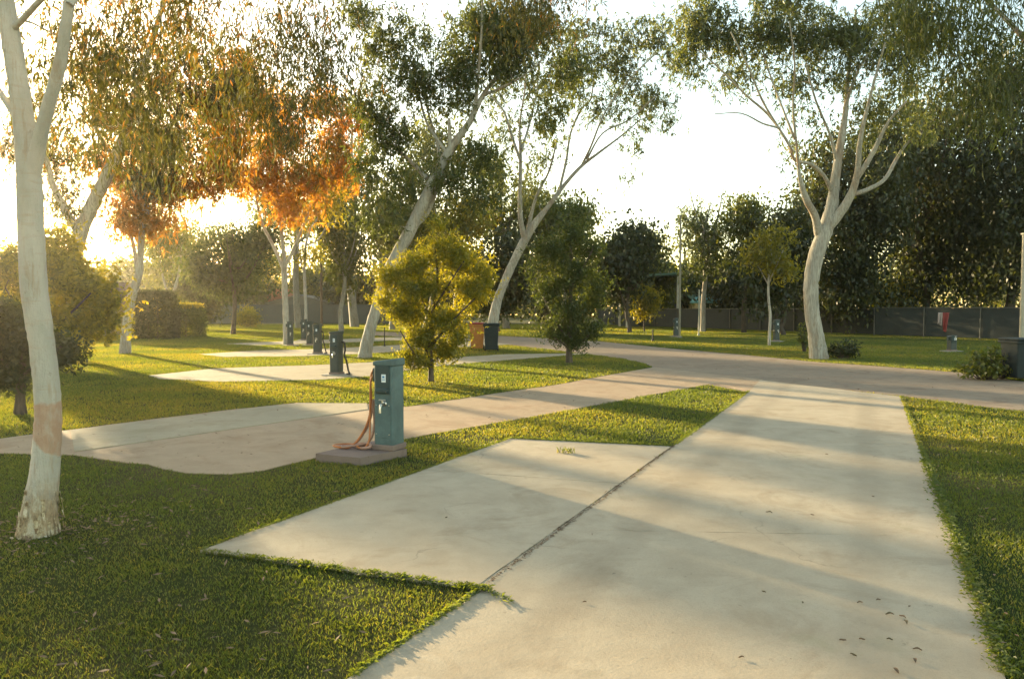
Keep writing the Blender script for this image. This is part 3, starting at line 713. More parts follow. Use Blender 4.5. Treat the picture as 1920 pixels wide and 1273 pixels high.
# --- bushes
def bush(name, label, px, by, top, wpx, lmat, seed, n=150, group=None, **kw):
    kw.setdefault('per', 50); kw.setdefault('r', .16); kw.setdefault('L', .09); kw.setdefault('W', .03); kw.setdefault('droop', .3)
    kw.setdefault('trunk_frac', .06); kw.setdefault('nb', 14)
    return gentree(name, label, kw.pop('cat', 'bush'), px, by, top, wpx, lmat, B_DARK, seed, n=n, group=group, **kw)
pixtree('bottlebrush_bush', 'bright yellow green bush on the grass island right of the nearest power post', 'bush',
    [[(808, 716, 15), (808, 690, 13), (806, 640, 11), (812, 580, 8), (820, 520, 6), (815, 460, 4)], [(807, 670, 7), (770, 610, 5), (735, 560, 4), (715, 530, 3)], [(807, 650, 7), (850, 600, 5), (890, 560, 4)],
     [(807, 690, 6), (775, 660, 4), (750, 620, 3)], [(808, 680, 6), (840, 655, 4), (875, 630, 3)], [(810, 600, 6), (780, 540, 4), (760, 500, 3)], [(812, 580, 6), (850, 520, 4), (870, 490, 3)]],
    [(830, 470, 40, 24, 16), (780, 500, 45, 28, 26), (860, 500, 45, 30, 28), (730, 530, 36, 30, 24), (800, 550, 55, 36, 38), (880, 555, 50, 40, 38), (760, 590, 45, 34, 32), (720, 575, 20, 20, 8), (840, 610, 50, 34, 32),
     (790, 640, 40, 30, 26), (770, 680, 24, 22, 14), (840, 670, 36, 22, 20), (862, 640, 18, 20, 10), (800, 690, 22, 14, 8), (905, 530, 24, 34, 14), (820, 430, 18, 18, 5)],
    L_BUSH, B_DARK, 31, None, per=56, r=.10, L=.075, W=.020, droop=-.6, strand=-.24, sides=8, nmul=.95)
pixtree('bottlebrush_bush', 'dark green upright bush near the curved tip of the grass island', 'bush',
    [[(1067, 681, 17), (1067, 650, 14), (1068, 600, 12), (1070, 540, 9), (1070, 480, 6), (1072, 430, 4)], [(1067, 640, 6), (1040, 600, 4), (1020, 560, 3)], [(1068, 620, 6), (1095, 590, 4), (1115, 550, 3)],
     [(1069, 560, 5), (1045, 510, 4), (1030, 480, 3)], [(1070, 540, 5), (1100, 490, 4), (1115, 460, 3)], [(1067, 655, 4), (1050, 640, 3), (1035, 630, 3)], [(1067, 655, 4), (1085, 645, 3), (1105, 628, 3)]],
    [(1070, 440, 40, 24, 18), (1040, 480, 45, 28, 28), (1105, 480, 42, 28, 26), (1070, 520, 60, 32, 42), (1030, 550, 36, 34, 28), (1115, 550, 30, 36, 26), (1070, 590, 58, 32, 40), (1040, 630, 40, 24, 22), (1100, 625, 30, 26, 18), (1070, 650, 40, 16, 14),
     (1005, 500, 20, 30, 8), (1075, 410, 20, 20, 6)],
    L_CON, B_DARK, 32, None, per=56, r=.12, L=.09, W=.026, droop=-.6, strand=-.30, sides=8, nmul=.8)
pixtree('wattle_bush', 'tall hazy yellow bush behind the closest gum trunk', 'bush',
    [[(70, 690, 16), (72, 640, 14), (80, 580, 10), (90, 520, 7)], [(72, 650, 8), (40, 590, 6), (10, 540, 4)], [(72, 650, 8), (130, 590, 6), (170, 550, 4)]],
    [(20, 520, 60, 50, 50), (100, 510, 60, 50, 60), (160, 560, 50, 50, 50), (40, 600, 70, 50, 50), (130, 620, 60, 40, 46), (70, 655, 60, 22, 24), (180, 610, 28, 36, 18), (110, 470, 40, 24, 14)],
    L_YELLOW, B_DARK, 33, None, per=52, r=.24, L=.14, W=.05, droop=.4, strand=-.4, nmul=.75)
pixtree('small_tree', 'small dark tree with a short dark trunk at the left edge behind the closest gum', 'tree',
    [[(38, 778, 26), (38, 750, 22), (40, 710, 19), (46, 660, 12), (60, 610, 8)], [(39, 720, 10), (10, 680, 8), (-30, 640, 6)], [(40, 710, 10), (80, 670, 7), (115, 650, 4)]],
    [(10, 650, 50, 30, 40), (-30, 690, 40, 36, 30), (20, 700, 34, 26, 18), (60, 640, 36, 30, 22), (105, 655, 22, 20, 14), (-60, 620, 60, 50, 40), (-130, 610, 70, 60, 44), (-210, 620, 70, 60, 40), (-10, 590, 50, 24, 26), (20, 610, 50, 24, 22), (120, 660, 14, 12, 6)],  # crown spread left beyond the frame, added to shade the front lawn
    L_DARK, B_DARK, 34, None, per=50, r=.14, L=.075, W=.03, droop=.5, sides=10)

def hedge(name, label, x0, x1, top, base, depth, mat, seed, n=5000, top_mat=None):
    d = ground((x0 + x1) / 2, base)[1]; c = ground((x0 + x1) / 2, base); w = (x1 - x0) / F * d; h = at(x0, top, d)[2]
    rng = np.random.default_rng(seed); root = empty(name, tuple(c + [0, depth / 2, 0])); tag(root, label, 'hedge')
    st = [tube(np.array([[x, 0, 0], [x + .05, 0, h * .5], [x, .05, h * .9]]), [.05, .04, .015], 5) for x in (-w * .3, 0, w * .3)]
    V, Q = join(st); np_mesh('stems', V, Q, B_DARK, root)
    def shell(k, top_only):
        p = rng.uniform(-1, 1, (k, 3))
        if top_only: p[:, 2] = rng.uniform(.86, 1.04, k)
        else:
            p[:, 2] = rng.uniform(-1, .86, k); ax = rng.integers(0, 2, k); s = np.sign(p[np.arange(k), ax]); p[np.arange(k), ax] = s * rng.uniform(.75, 1.02, k)
        p[:, :2] *= (1 - .12 * np.clip(p[:, 2:3], 0, 1) ** 3)
        p += rng.normal(0, .03, p.shape)
        return p * [w / 2, depth / 2, h / 2] + [0, 0, h / 2]
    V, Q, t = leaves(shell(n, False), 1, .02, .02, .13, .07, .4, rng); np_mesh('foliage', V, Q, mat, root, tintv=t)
    V, Q, t = leaves(shell(n // 3, True), 1, .02, .02, .13, .06, -.6, rng); np_mesh('top_foliage', V, Q, top_mat or mat, root, tintv=t)  # upward leaves along the top, in a separate leaf colour where top_mat is given
    return root
hedge('hedge', 'tall dark clipped hedge right of the curved orange crowned gum', 249, 310, 548, 637, 1.8, L_DARK, 41, 9000)
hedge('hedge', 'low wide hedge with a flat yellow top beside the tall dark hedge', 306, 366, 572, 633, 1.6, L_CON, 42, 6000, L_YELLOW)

# --- generic trees of the middle and far ground: px, foot, top, width, leaf, label ...
gt = [
 ('round_tree', 'dark round crowned tree with a thin black trunk on the sunny lawn', 437, 627, 385, 175, L_CON, B_DARK, 51, .24, 150, dict(per=44, r=.42, L=.20, W=.10, tw=.16)),
 ('small_shrub', 'small yellow shrub at the right of the dark round crowned tree', 463, 613, 572, 44, L_YELLOW, B_DARK, 52, .05, 40, dict(per=40, r=.3, L=.16, W=.08)),
 ('round_tree', 'low dark dome shaped tree behind the yellow topped hedge', 372, 618, 500, 80, L_DARK, B_DARK, 53, .12, 70, dict(per=46, r=.55, L=.28, W=.14)),
 ('weeping_tree', 'pale green weeping tree left of the leaning centre gum', 640, 622, 345, 120, L_MID, B_GREY, 54, .22, 110, dict(per=40, r=.5, L=.30, W=.08, droop=1.6, strand=.8)),
 ('broad_tree', 'broad green tree directly behind the leaning centre gum', 735, 618, 310, 160, L_MID, B_GREY, 55, .2, 95, dict(per=40, r=.6, L=.32, W=.12)),
 ('broad_tree', 'yellow green tree above and behind the bright yellow bush', 860, 618, 330, 150, L_YELLOW, B_GREY, 56, .25, 100, dict(per=36, r=.6, L=.32, W=.12)),
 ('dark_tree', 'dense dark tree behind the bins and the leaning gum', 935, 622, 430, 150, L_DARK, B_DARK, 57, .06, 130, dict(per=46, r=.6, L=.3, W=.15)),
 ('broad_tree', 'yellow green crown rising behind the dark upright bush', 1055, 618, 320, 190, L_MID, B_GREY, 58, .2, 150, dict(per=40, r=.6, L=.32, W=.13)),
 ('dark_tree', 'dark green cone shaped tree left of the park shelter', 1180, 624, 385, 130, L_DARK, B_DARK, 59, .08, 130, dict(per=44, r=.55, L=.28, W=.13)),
 ('feathery_tree', 'tall feathery pale tree right of the steel lamp pole', 1318, 622, 318, 105, L_GREY, B_WHITE, 60, .28, 90, dict(per=34, r=.55, L=.26, W=.07, strand=.5)),
 ('broad_tree', 'loose green tree between the feathery tree and the wavy sapling', 1395, 624, 340, 110, L_MID, B_DARK, 61, .3, 80, dict(per=36, r=.5, L=.26, W=.10)),
 ('dark_tree', 'dark tree directly behind the wavy sapling', 1470, 628, 350, 130, L_DARK, B_DARK, 62, .03, 150, dict(per=42, r=.55, L=.26, W=.12)),
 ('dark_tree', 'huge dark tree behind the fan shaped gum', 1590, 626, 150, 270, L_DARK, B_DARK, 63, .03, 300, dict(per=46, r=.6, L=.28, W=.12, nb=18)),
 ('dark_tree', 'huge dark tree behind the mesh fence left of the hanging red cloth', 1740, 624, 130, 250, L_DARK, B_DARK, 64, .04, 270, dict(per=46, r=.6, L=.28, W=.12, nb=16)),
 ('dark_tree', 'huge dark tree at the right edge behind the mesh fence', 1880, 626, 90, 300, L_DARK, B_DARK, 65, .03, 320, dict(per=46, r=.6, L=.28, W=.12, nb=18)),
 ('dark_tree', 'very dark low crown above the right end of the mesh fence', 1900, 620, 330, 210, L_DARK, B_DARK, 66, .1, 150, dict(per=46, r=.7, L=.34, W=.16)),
 ('small_shrub', 'sunlit golden shrub above the mesh fence right of the fan shaped gum', 1660, 622, 528, 100, L_YELLOW, B_DARK, 67, .3, 60, dict(per=40, r=.5, L=.24, W=.12)),
 ('dark_tree', 'dark low tree left of the foot of the fan shaped gum', 1400, 616, 480, 170, L_DARK, B_DARK, 68, .1, 120, dict(per=42, r=.7, L=.34, W=.15)),
 ('broad_tree', 'pale distant tree seen low between the hedge and the curved gum', 205, 600, 470, 150, L_MID, B_GREY, 69, .1, 70, dict(per=40, r=1.2, L=.6, W=.3)),
 ('broad_tree', 'distant green tree left of the orange roofed house', 480, 600, 440, 110, L_YELLOW, B_GREY, 70, .15, 70, dict(per=40, r=1.0, L=.5, W=.25)),
 ('dark_tree', 'far dark tree filling the gap right of the shelter', 1245, 608, 500, 150, L_DARK, B_DARK, 71, .05, 90, dict(per=40, r=1.0, L=.5, W=.25)),
 ('small_tree', 'small golden tree standing before the park shelter', 1208, 622, 530, 60, L_YELLOW, B_DARK, 72, .2, 50, dict(per=36, r=.35, L=.18, W=.07)),
 ('broad_tree', 'green tree seen between the closest trunk and the hazy leaning gum', 330, 606, 380, 150, L_MID, B_GREY, 73, .3, 60, dict(per=36, r=.9, L=.45, W=.2)),
 ('broad_tree', 'distant tree low on the skyline left of the weeping tree', 590, 600, 470, 130, L_MID, B_GREY, 74, .1, 80, dict(per=40, r=1.0, L=.5, W=.25)),
 ('broad_tree', 'distant tree low on the skyline behind the bright yellow bush', 800, 604, 420, 200, L_OLIVE, B_GREY, 75, .1, 110, dict(per=40, r=1.0, L=.5, W=.25)),
 ('tall_gum', 'tall olive crown behind the straight forked gum', 560, 615, 230, 160, L_OLIVE, B_GREY, 91, .3, 80, dict(per=40, r=.7, L=.34, W=.10, droop=1.2)),
 ('tall_gum', 'tall olive crown between the straight forked gum and the leaning centre gum', 665, 613, 130, 170, L_OLIVE, B_GREY, 92, .3, 75, dict(per=40, r=.7, L=.34, W=.10, droop=1.2)),
 ('tall_gum', 'tall dark crown behind the upper trunk of the leaning centre gum', 800, 616, 170, 190, L_OLIVE, B_GREY, 93, .22, 90, dict(per=40, r=.7, L=.32, W=.12)),
 ('tall_gum', 'tall crown between the leaning centre gum and the leaning gum behind the bins', 950, 616, 240, 150, L_OLIVE, B_GREY, 94, .25, 80, dict(per=40, r=.7, L=.32, W=.11)),
 #('tall_gum', 'tall hazy gum at the far left behind the closest trunk', 20, 612, 300, 190, L_OLIVE, B_GREY, 95, .2, 90, dict(per=38, r=.8, L=.36, W=.12)),
 ('dark_tree', 'low dark tree at the skyline just right of the closest trunk', 150, 602, 520, 130, L_MID, B_DARK, 96, .02, 70, dict(per=40, r=1.2, L=.6, W=.3)),
 ('dark_tree', 'low tree on the skyline behind the tall dark hedge', 270, 600, 535, 120, L_YELLOW, B_DARK, 97, .02, 60, dict(per=40, r=1.2, L=.6, W=.3)),
 ('dark_tree', 'low dark tree behind the fence left of the grey shed', 480, 600, 530, 110, L_DARK, B_DARK, 98, .02, 60, dict(per=40, r=1.2, L=.6, W=.3)),
 ('dark_tree', 'low dark tree behind the fence below the pale weeping tree', 660, 602, 520, 130, L_DARK, B_DARK, 99, .02, 80, dict(per=40, r=1.2, L=.6, W=.3)),
 ('dark_tree', 'low dark tree filling the view under the bright yellow bush crown', 800, 604, 520, 140, L_DARK, B_DARK, 100, .02, 80, dict(per=40, r=1.2, L=.6, W=.3)),
 ('dark_tree', 'low dark tree behind the dark upright bush', 1060, 606, 500, 170, L_DARK, B_DARK, 101, .02, 100, dict(per=40, r=1.1, L=.5, W=.25)),
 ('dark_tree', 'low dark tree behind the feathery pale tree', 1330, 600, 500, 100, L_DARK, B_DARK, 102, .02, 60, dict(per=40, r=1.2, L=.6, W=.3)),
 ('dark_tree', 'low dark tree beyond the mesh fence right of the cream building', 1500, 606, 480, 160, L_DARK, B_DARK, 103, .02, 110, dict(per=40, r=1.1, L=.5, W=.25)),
 ('broad_tree', 'green crown right of the dark cone shaped tree', 1225, 612, 430, 90, L_MID, B_DARK, 104, .1, 70, dict(per=40, r=.7, L=.34, W=.14)),
]
for (nm, lb, px, by, top, w, lm, bmt, sd, tf, n, kw) in gt:
    gentree(nm, lb, 'shrub' if 'shrub' in nm else 'tree', px, by, top, w, lm, bmt, sd, tf, n, FAR if 'tree' in nm else None, **kw)

# far woodland closing the horizon
rng = np.random.default_rng(77); n = 2600
x = rng.uniform(-150, 150, n); y = rng.uniform(118, 150, n) ; hh_ = 6.5 + 3.5 * (vnoise(x + 300, y * 0, 9, 5) - .5) * 2 + np.where(x > 20, 3.0, 0); C_ = np.stack([x, y, rng.random(n) ** .8 * hh_], 1)
V, Q, t = leaves(C_, 26, 1.1, .8, .9, .45, .2, rng); o = np_mesh('far_woodland', V, Q, L_MID, tintv=t); tag(o, 'far belt of woodland closing the horizon behind the fences', 'woodland', kind='stuff')
# low plants
def leafy(name, label, px, by, w, h, seed, mat=L_MID, n=60):
    rng = np.random.default_rng(seed); c = ground(px, by); d = c[1]; W = w / F * d / 2; Hh = h / F * d
    root = empty(name, tuple(c)); tag(root, label, 'plant')
    st, T = [], []
    for k in range(n // 3):
        a = rng.uniform(0, 6.28); rr = rng.random() ** .5 * W; e = np.array([math.cos(a) * rr, math.sin(a) * rr * .7, Hh * rng.uniform(.4, 1) * (1 - .4 * (rr / W) ** 2)])
        st.append(tube(np.array([[e[0] * .3, e[1] * .3, 0], [e[0] * .6, e[1] * .6, e[2] * .6], e]), [.012, .009, .004], 4)); T += [e, e * [.8, .8, .6]]
    V, Q = join(st); np_mesh('stems', V, Q, B_DARK, root)
    V, Q, t = leaves(np.array(T), 14, .07, .05, .10, .06, .2, rng); np_mesh('foliage', V, Q, mat, root, tintv=t)
leafy('garden_shrub', 'low leafy plant at the road edge beside the dark bin on the right', 1852, 712, 105, 56, 81, L_MID, 150)
leafy('garden_shrub', 'low dark leafy growth at the foot of the fan shaped gum', 1582, 672, 60, 36, 82, L_DARK, 90)
leafy('garden_shrub', 'tuft of suckers left of the foot of the fan shaped gum', 1508, 660, 22, 70, 83, L_MID, 40)

# ------------------------------------------------------------------ power posts
M_TEAL = simple('teal_powder_coat', (.10, .155, .15), .6, 0, .4, 6)
M_TEALD = simple('dark_teal_panel', (.035, .06, .06), .5, 0, .25, 8)
M_GREYB = simple('dark_grey_green_post', (.05, .065, .06), .5, 0, .3, 4)
M_CHROME = simple('tap_metal', (.6, .58, .52), .3, 1.0, .2, 20)
M_PLATE = simple('white_label_plate', (.75, .78, .78), .4, 0, .08, 20)
M_BLUE = simple('blue_print', (.05, .25, .5), .5)
M_PADC = concrete('weathered_pad', (.25, .18, .15), (.21, .16, .13), (.15, .10, .08), (.12, .12, .06), 0.5, 90)
M_HOSE = simple('orange_cable', (.50, .17, .05), .5, 0, .35, 14)
M_HOSEP = simple('pink_hose', (.42, .24, .17), .55, 0, .35, 14)
M_BLACK = simple('black_rubber', (.025, .022, .02), .6, 0, .3, 10)

def post_at(loc, rz, body_mat, label, full=True, h=1.04):
    root = empty('power_post', loc, rz); tag(root, label, 'power post', 'green power posts beside the bays')
    s = .235
    bm = bmesh.new(); add_box(bm, (0, 0, h * .5 - .01), (s, s, h - .10), .022, seg=3); bm_obj('body', bm, body_mat, root, False)
    # sloped cap
    bm = bmesh.new(); add_box(bm, (0, 0, h - .035), (s + .02, s + .02, .06), .016, seg=3)
    for v in bm.verts:
        if v.co.z > h - .035: v.co.z += .03 * (v.co.x / s + .5) - .01
    bm_obj('cap', bm, body_mat, root)
    bm = bmesh.new(); add_box(bm, (0, 0, .03), (s + .035, s + .035, .06), .012); bm_obj('base_trim', bm, M_PADC, root)
    y = -s / 2
    bm = bmesh.new(); add_box(bm, (0, y - .004, h * .78), (s * .74, .016, .30), .005); pn = bm_obj('socket_panel', bm, M_TEALD, root)
    bm = bmesh.new(); add_box(bm, (.02, y - .016, h * .80), (.055, .004, .085), .001); lp = bm_obj('label_plate', bm, M_PLATE, pn)
    bm = bmesh.new(); add_box(bm, (.02, y - .0205, h * .815), (.025, .002, .02)); add_box(bm, (.02, y - .0205, h * .785), (.035, .002, .006)); bm_obj('print', bm, M_BLUE, pn)
    bm = bmesh.new(); add_box(bm, (0, y - .022, h * .665), (s * .66, .045, .05), .012); bm_obj('socket_cover', bm, M_TEALD, root)
    # tap: flange, spout, handle
    t1_, q1 = tube(np.array([[.02, y, .50], [.02, y - .05, .50], [.02, y - .075, .495], [.02, y - .085, .46], [.02, y - .085, .41]]), [.013, .013, .014, .012, .013], 10)
    t2_, q2 = tube(np.array([[.02, y + .002, .50], [.02, y - .006, .50], [.02, y - .010, .50]]), [.03, .03, .014], 14)
    t3_, q3 = tube(np.array([[.02, y - .045, .50], [.02, y - .045, .54]]), [.008, .008], 8)
    V, Q = join([(t1_, q1), (t2_, q2), (t3_, q3)]); tp = np_mesh('tap', V, Q, M_CHROME, root, smooth=True)
    bm = bmesh.new(); add_box(bm, (.02, y - .045, .545), (.085, .014, .012), .004); bm_obj('handle', bm, M_CHROME, tp)
    bm = bmesh.new(); add_box(bm, (0, y - .003, h * .34), (s * .80, .006, h * .40), .002); dr = bm_obj('access_door', bm, body_mat, root)
    if full:
        for zz in (h * .18, h * .50):
            for xx in (-s * .34, s * .34):
                bm = bmesh.new(); add_box(bm, (xx, y - .008, zz), (.012, .006, .012), .002); bm_obj('screw', bm, M_CHROME, dr)
    # outlet on the left side of the body
    bm = bmesh.new(); add_box(bm, (-s / 2 - .03, 0, h * .83), (.06, .11, .14), .012); bm_obj('side_socket', bm, M_TEALD, root)
    bm = bmesh.new(); add_box(bm, (-s / 2 - .006, 0, .50), (.012, .10, .08), .003); bm_obj('inlet_plate', bm, M_CHROME, root)
    return root
pc = at(728, 780, ground(728, 846)[1] + .05); pc = (pc[0], ground(728, 846)[1] + .06, 0)
pad_pts = [g2(592, 865), g2(676, 874), g2(763, 856), g2(702, 840)]
bm = bmesh.new()
vs = [bm.verts.new((x, y, .085)) for x, y in wob(pad_pts, .006, .12, 5)]
f = bm.faces.new(vs)
if f.normal.z < 0: f.normal_flip()
r_ = bmesh.ops.extrude_face_region(bm, geom=[f]); nv = [e for e in r_['geom'] if isinstance(e, bmesh.types.BMVert)]
bmesh.ops.translate(bm, vec=(0, 0, -.12), verts=nv)
for v in nv: pass
bmesh.ops.recalc_face_normals(bm, faces=bm.faces)
tag(bm_obj('concrete_plinth', bm, M_PADC), 'thick chipped concrete plinth under the nearest teal power post', 'plinth')
# the plinth top is .125 high: the post stands on it
_g = ground(728, 858); POST1 = (_g[0], _g[1] + .08, .085)
p1 = post_at(POST1, R(-24), M_TEAL, 'nearest teal power post with a white label and a tap on its thick plinth', h=.965)

def curve_pts(pts, sub=6): return smooth_path(np.array(pts, float), sub)
def hose(name, label, paths, mats, loc, group=None):
    root = None
    for i, (P, rad) in enumerate(paths):
        S = curve_pts(P); V, Q = tube(S, np.full(len(S), rad), 7)
        o = np_mesh(name, V - np.array(loc), Q, mats[i], None, smooth=True, loc=loc)
        tag(o, label[i], 'hose', group)
def plc(dx, dy, z): return [POST1[0] + dx, POST1[1] + dy, z]
rz_ = R(-24); ex = np.array([math.cos(rz_), math.sin(rz_)]); ey = np.array([-math.sin(rz_), math.cos(rz_)])
def L2W(x, y, z): q = ex * x + ey * y; return plc(q[0], q[1], z + .085)
hz = .02
hose('power_cable', ['orange cable hanging from the side socket of the nearest power post to its plinth'],
     [([L2W(-.15, 0, .86), L2W(-.20, -.01, .84), L2W(-.225, -.02, .72), L2W(-.21, -.03, .50), L2W(-.23, -.06, .30), L2W(-.30, -.12, .12), L2W(-.38, -.2, hz), L2W(-.50, -.24, hz), L2W(-.60, -.18, hz), L2W(-.52, -.06, hz), L2W(-.36, -.04, hz)], .012)], [M_HOSE], tuple(L2W(0, 0, 0)))
hose('water_hose', ['brown pink hose looping from the side inlet of the nearest power post onto its plinth'],
     [([L2W(-.125, 0, .50), L2W(-.17, -.01, .51), L2W(-.19, -.02, .45), L2W(-.17, -.03, .25), L2W(-.20, -.06, .10), L2W(-.30, -.05, hz), L2W(-.33, -.14, hz), L2W(-.22, -.20, hz), L2W(-.12, -.19, hz + .02), L2W(-.18, -.12, .06), L2W(-.30, -.10, .045), L2W(-.42, -.12, hz), L2W(-.56, -.22, hz)], .014)], [M_HOSEP], tuple(L2W(0, 0, 0)))
hose('water_hose', ['light brown hose looping widest to the left of the nearest power post'],
     [([L2W(-.13, -.02, .505), L2W(-.18, -.03, .52), L2W(-.20, -.03, .42), L2W(-.235, -.04, .26), L2W(-.32, -.08, .10), L2W(-.42, -.10, hz), L2W(-.50, -.16, hz), L2W(-.44, -.24, hz), L2W(-.33, -.22, hz + .02), L2W(-.24, -.13, .05), L2W(-.27, -.02, hz), L2W(-.40, .02, hz)], .011)], [M_HOSEP], tuple(L2W(0, 0, 0)))
hose('power_cable', ['thin brown cable hanging nearest the front of the closest power post'],
     [([L2W(-.15, -.03, .80), L2W(-.19, -.06, .74), L2W(-.19, -.08, .5), L2W(-.18, -.10, .25), L2W(-.16, -.15, .10), L2W(-.20, -.19, hz), L2W(-.28, -.20, hz + .02), L2W(-.26, -.11, .05), L2W(-.17, -.09, hz)], .010)], [M_HOSE], tuple(L2W(0, 0, 0)))

M_PLINTH2 = simple('grey_plinth', (.34, .31, .25), .9)
def far_post(px, by, rz, label, plab, hoselab, topw=1.0, dome=False):
    g = ground(px, by); r = post_at((g[0], g[1] + .12, .03), rz, M_GREYB, label, False, h=1.02 * topw)
    bm = bmesh.new(); add_box(bm, (0, 0, .0), (.62, .5, .08), .01)
    o = bm_obj('concrete_plinth', bm, M_PLINTH2); o.location = (g[0], g[1] + .12, 0); o.rotation_euler = (0, 0, .05); tag(o, plab, 'plinth', 'small plinths under the distant power posts')
    if hoselab:
        c = np.array([g[0], g[1] + .12, .0])
        P = [c + q for q in ([.14, -.02, .80], [.20, -.05, .78], [.22, -.06, .62], [.20, -.05, .50], [.25, -.06, .35], [.30, -.08, .12], [.33, -.1, .06], [.27, -.15, .05])]
        P2 = curve_pts(P); V, Q = tube(P2, np.full(len(P2), .022), 7)
        o = np_mesh('water_hose', V - c, Q, M_BLACK, None, smooth=True, loc=tuple(c)); tag(o, hoselab, 'hose', 'dark hoses on the distant posts')
far_post(629, 705, R(-20), 'second power post, dark grey, at the end of the second concrete bay', 'thin pale plinth under the second power post', 'dark hose hanging on the right of the second power post')
far_post(594, 665, R(-10), 'third power post with a pale top edge, left of the second one', 'plinth under the third power post', 'dark hose hanging on the right of the third power post')
far_post(580, 648, R(-15), 'fourth power post, just behind the third one', 'plinth under the fourth power post', None)
far_post(569, 639, R(-5), 'fifth power post, farthest of the row near the slim gum', 'plinth under the fifth power post', None)
far_post(543, 649, R(10), 'power post touching the right side of the straight forked gum', 'plinth beside the straight forked gum', None)
far_post(1457, 641, R(5), 'power post just right of the wavy sapling', 'plinth right of the wavy sapling', None)
far_post(1268, 632, R(5), 'power post just left of the foot of the steel lamp pole', 'plinth at the foot of the steel lamp pole', None)
far_post(1788, 660, R(5), 'short grey power post under the hanging red cloth', 'plinth under the hanging red cloth', None, .55)

# ------------------------------------------------------------------ bins
def bin_(px, by, body, lid, label, h=1.06, w=.56, rz=0.0):
    g = ground(px, by); root = empty('wheelie_bin', (g[0], g[1] + .3, 0), rz); tag(root, label, 'bin', 'wheelie bins')
    bm = bmesh.new(); add_box(bm, (0, 0, h * .5), (w, .62, h * .86), .03)
    for v in bm.verts:
        k = (v.co.z / h); v.co.x *= .78 + .22 * k; v.co.y *= .74 + .26 * k
    bm_obj('body', bm, body, root)
    bm = bmesh.new(); add_box(bm, (0, 0, h * .905), (w + .05, .68, .05), .015); bm_obj('rim', bm, body, root)
    bm = bmesh.new(); add_box(bm, (0, -.01, h * .955), (w + .04, .70, .055), .022)
    for v in bm.verts: v.co.z += .03 * math.cos(v.co.x / w * 2.4)
    bm_obj('lid', bm, lid, root)
    bm = bmesh.new(); add_box(bm, (0, .37, h * .93), (w * .8, .035, .035), .01); bm_obj('handle', bm, body, root)
    for s in (-1, 1):
        V, Q = tube(np.array([[s * (w * .42) - .03, .26, .10], [s * (w * .42) - .028, .26, .10], [s * (w * .42) + .028, .26, .10], [s * (w * .42) + .03, .26, .10]]), [.01, .10, .10, .01], 16)
        np_mesh('wheel', V, Q, M_BLACK, root)
M_BIN_O = simple('orange_bin_plastic', (.55, .21, .05), .5, 0, .2, 8)
M_BIN_R = simple('red_lid_plastic', (.35, .04, .03), .45)
M_BIN_D = simple('dark_green_bin_plastic', (.02, .03, .03), .75, 0, .2, 8)
bin_(921, 660, M_BIN_D, M_BIN_D, 'dark wheelie bin standing in front at the foot of the leaning gum')
bin_(894, 657, M_BIN_O, M_BIN_R, 'orange wheelie bin with a red lid left of the dark one')
bin_(1930, 716, M_BIN_D, M_BIN_D, 'dark wheelie bin cut by the right edge of the picture', h=.95)

# ------------------------------------------------------------------ poles
M_STEEL = simple('galvanised_steel', (.40, .38, .30), .5, .3, .3, 3)
M_RAIL2 = simple('dull_steel', (.24, .22, .16), .6, .2, .3, 3)
M_WOOD = simple('weathered_pole_wood', (.14, .10, .07), .9, 0, .4, 5)
M_WPAINT = simple('white_paint', (.72, .66, .52), .6)
def pole(name, label, px, by, top, wpx, mat, lamp=False, cat='pole'):
    g = ground(px, by); d = g[1]; h = at(px, top, d)[2]; r = wpx * .5 / F * d
    root = empty(name, tuple(g)); tag(root, label, cat)
    V, Q = tube(np.array([[0, 0, -.05], [0, 0, h * .5], [0, 0, h]]), [r, r * .9, r * .8], 12); np_mesh('shaft', V, Q, mat, root, smooth=True)
    V, Q = tube(np.array([[0, 0, 0], [0, 0, .08], [0, 0, .081]]), [r * 1.9, r * 1.9, r], 12); np_mesh('collar', V, Q, mat, root)
    bm = bmesh.new(); add_box(bm, (0, 0, h + .02), (r * 2.1, r * 2.1, .05), .01); bm_obj('cap', bm, mat, root)
    return root
pole('steel_pole', 'tall steel pole in front of the sunlit far lawn right of the shelter', 1274, 634, 405, 4.2, M_RAIL2)
pole('steel_pole', 'thin pale pole left of the teal umbrella', 1310, 629, 545, 3, M_STEEL)
pole('wooden_pole', 'thin dark wooden pole right of the slim gum', 603, 612, 398, 5, M_WOOD)
pole('steel_pole', 'grey pole at the right edge above the cut off dark bin', 1914, 690, 440, 9, M_STEEL)
pole('garden_stake', 'thin black stake standing left of the bright yellow bush', 721, 650, 570, 2, M_BLACK, cat='stake')
pole('garden_stake', 'short dark stake on the sunny far lawn left of the steel pole', 1224, 640, 620, 3, M_BLACK, cat='stake')

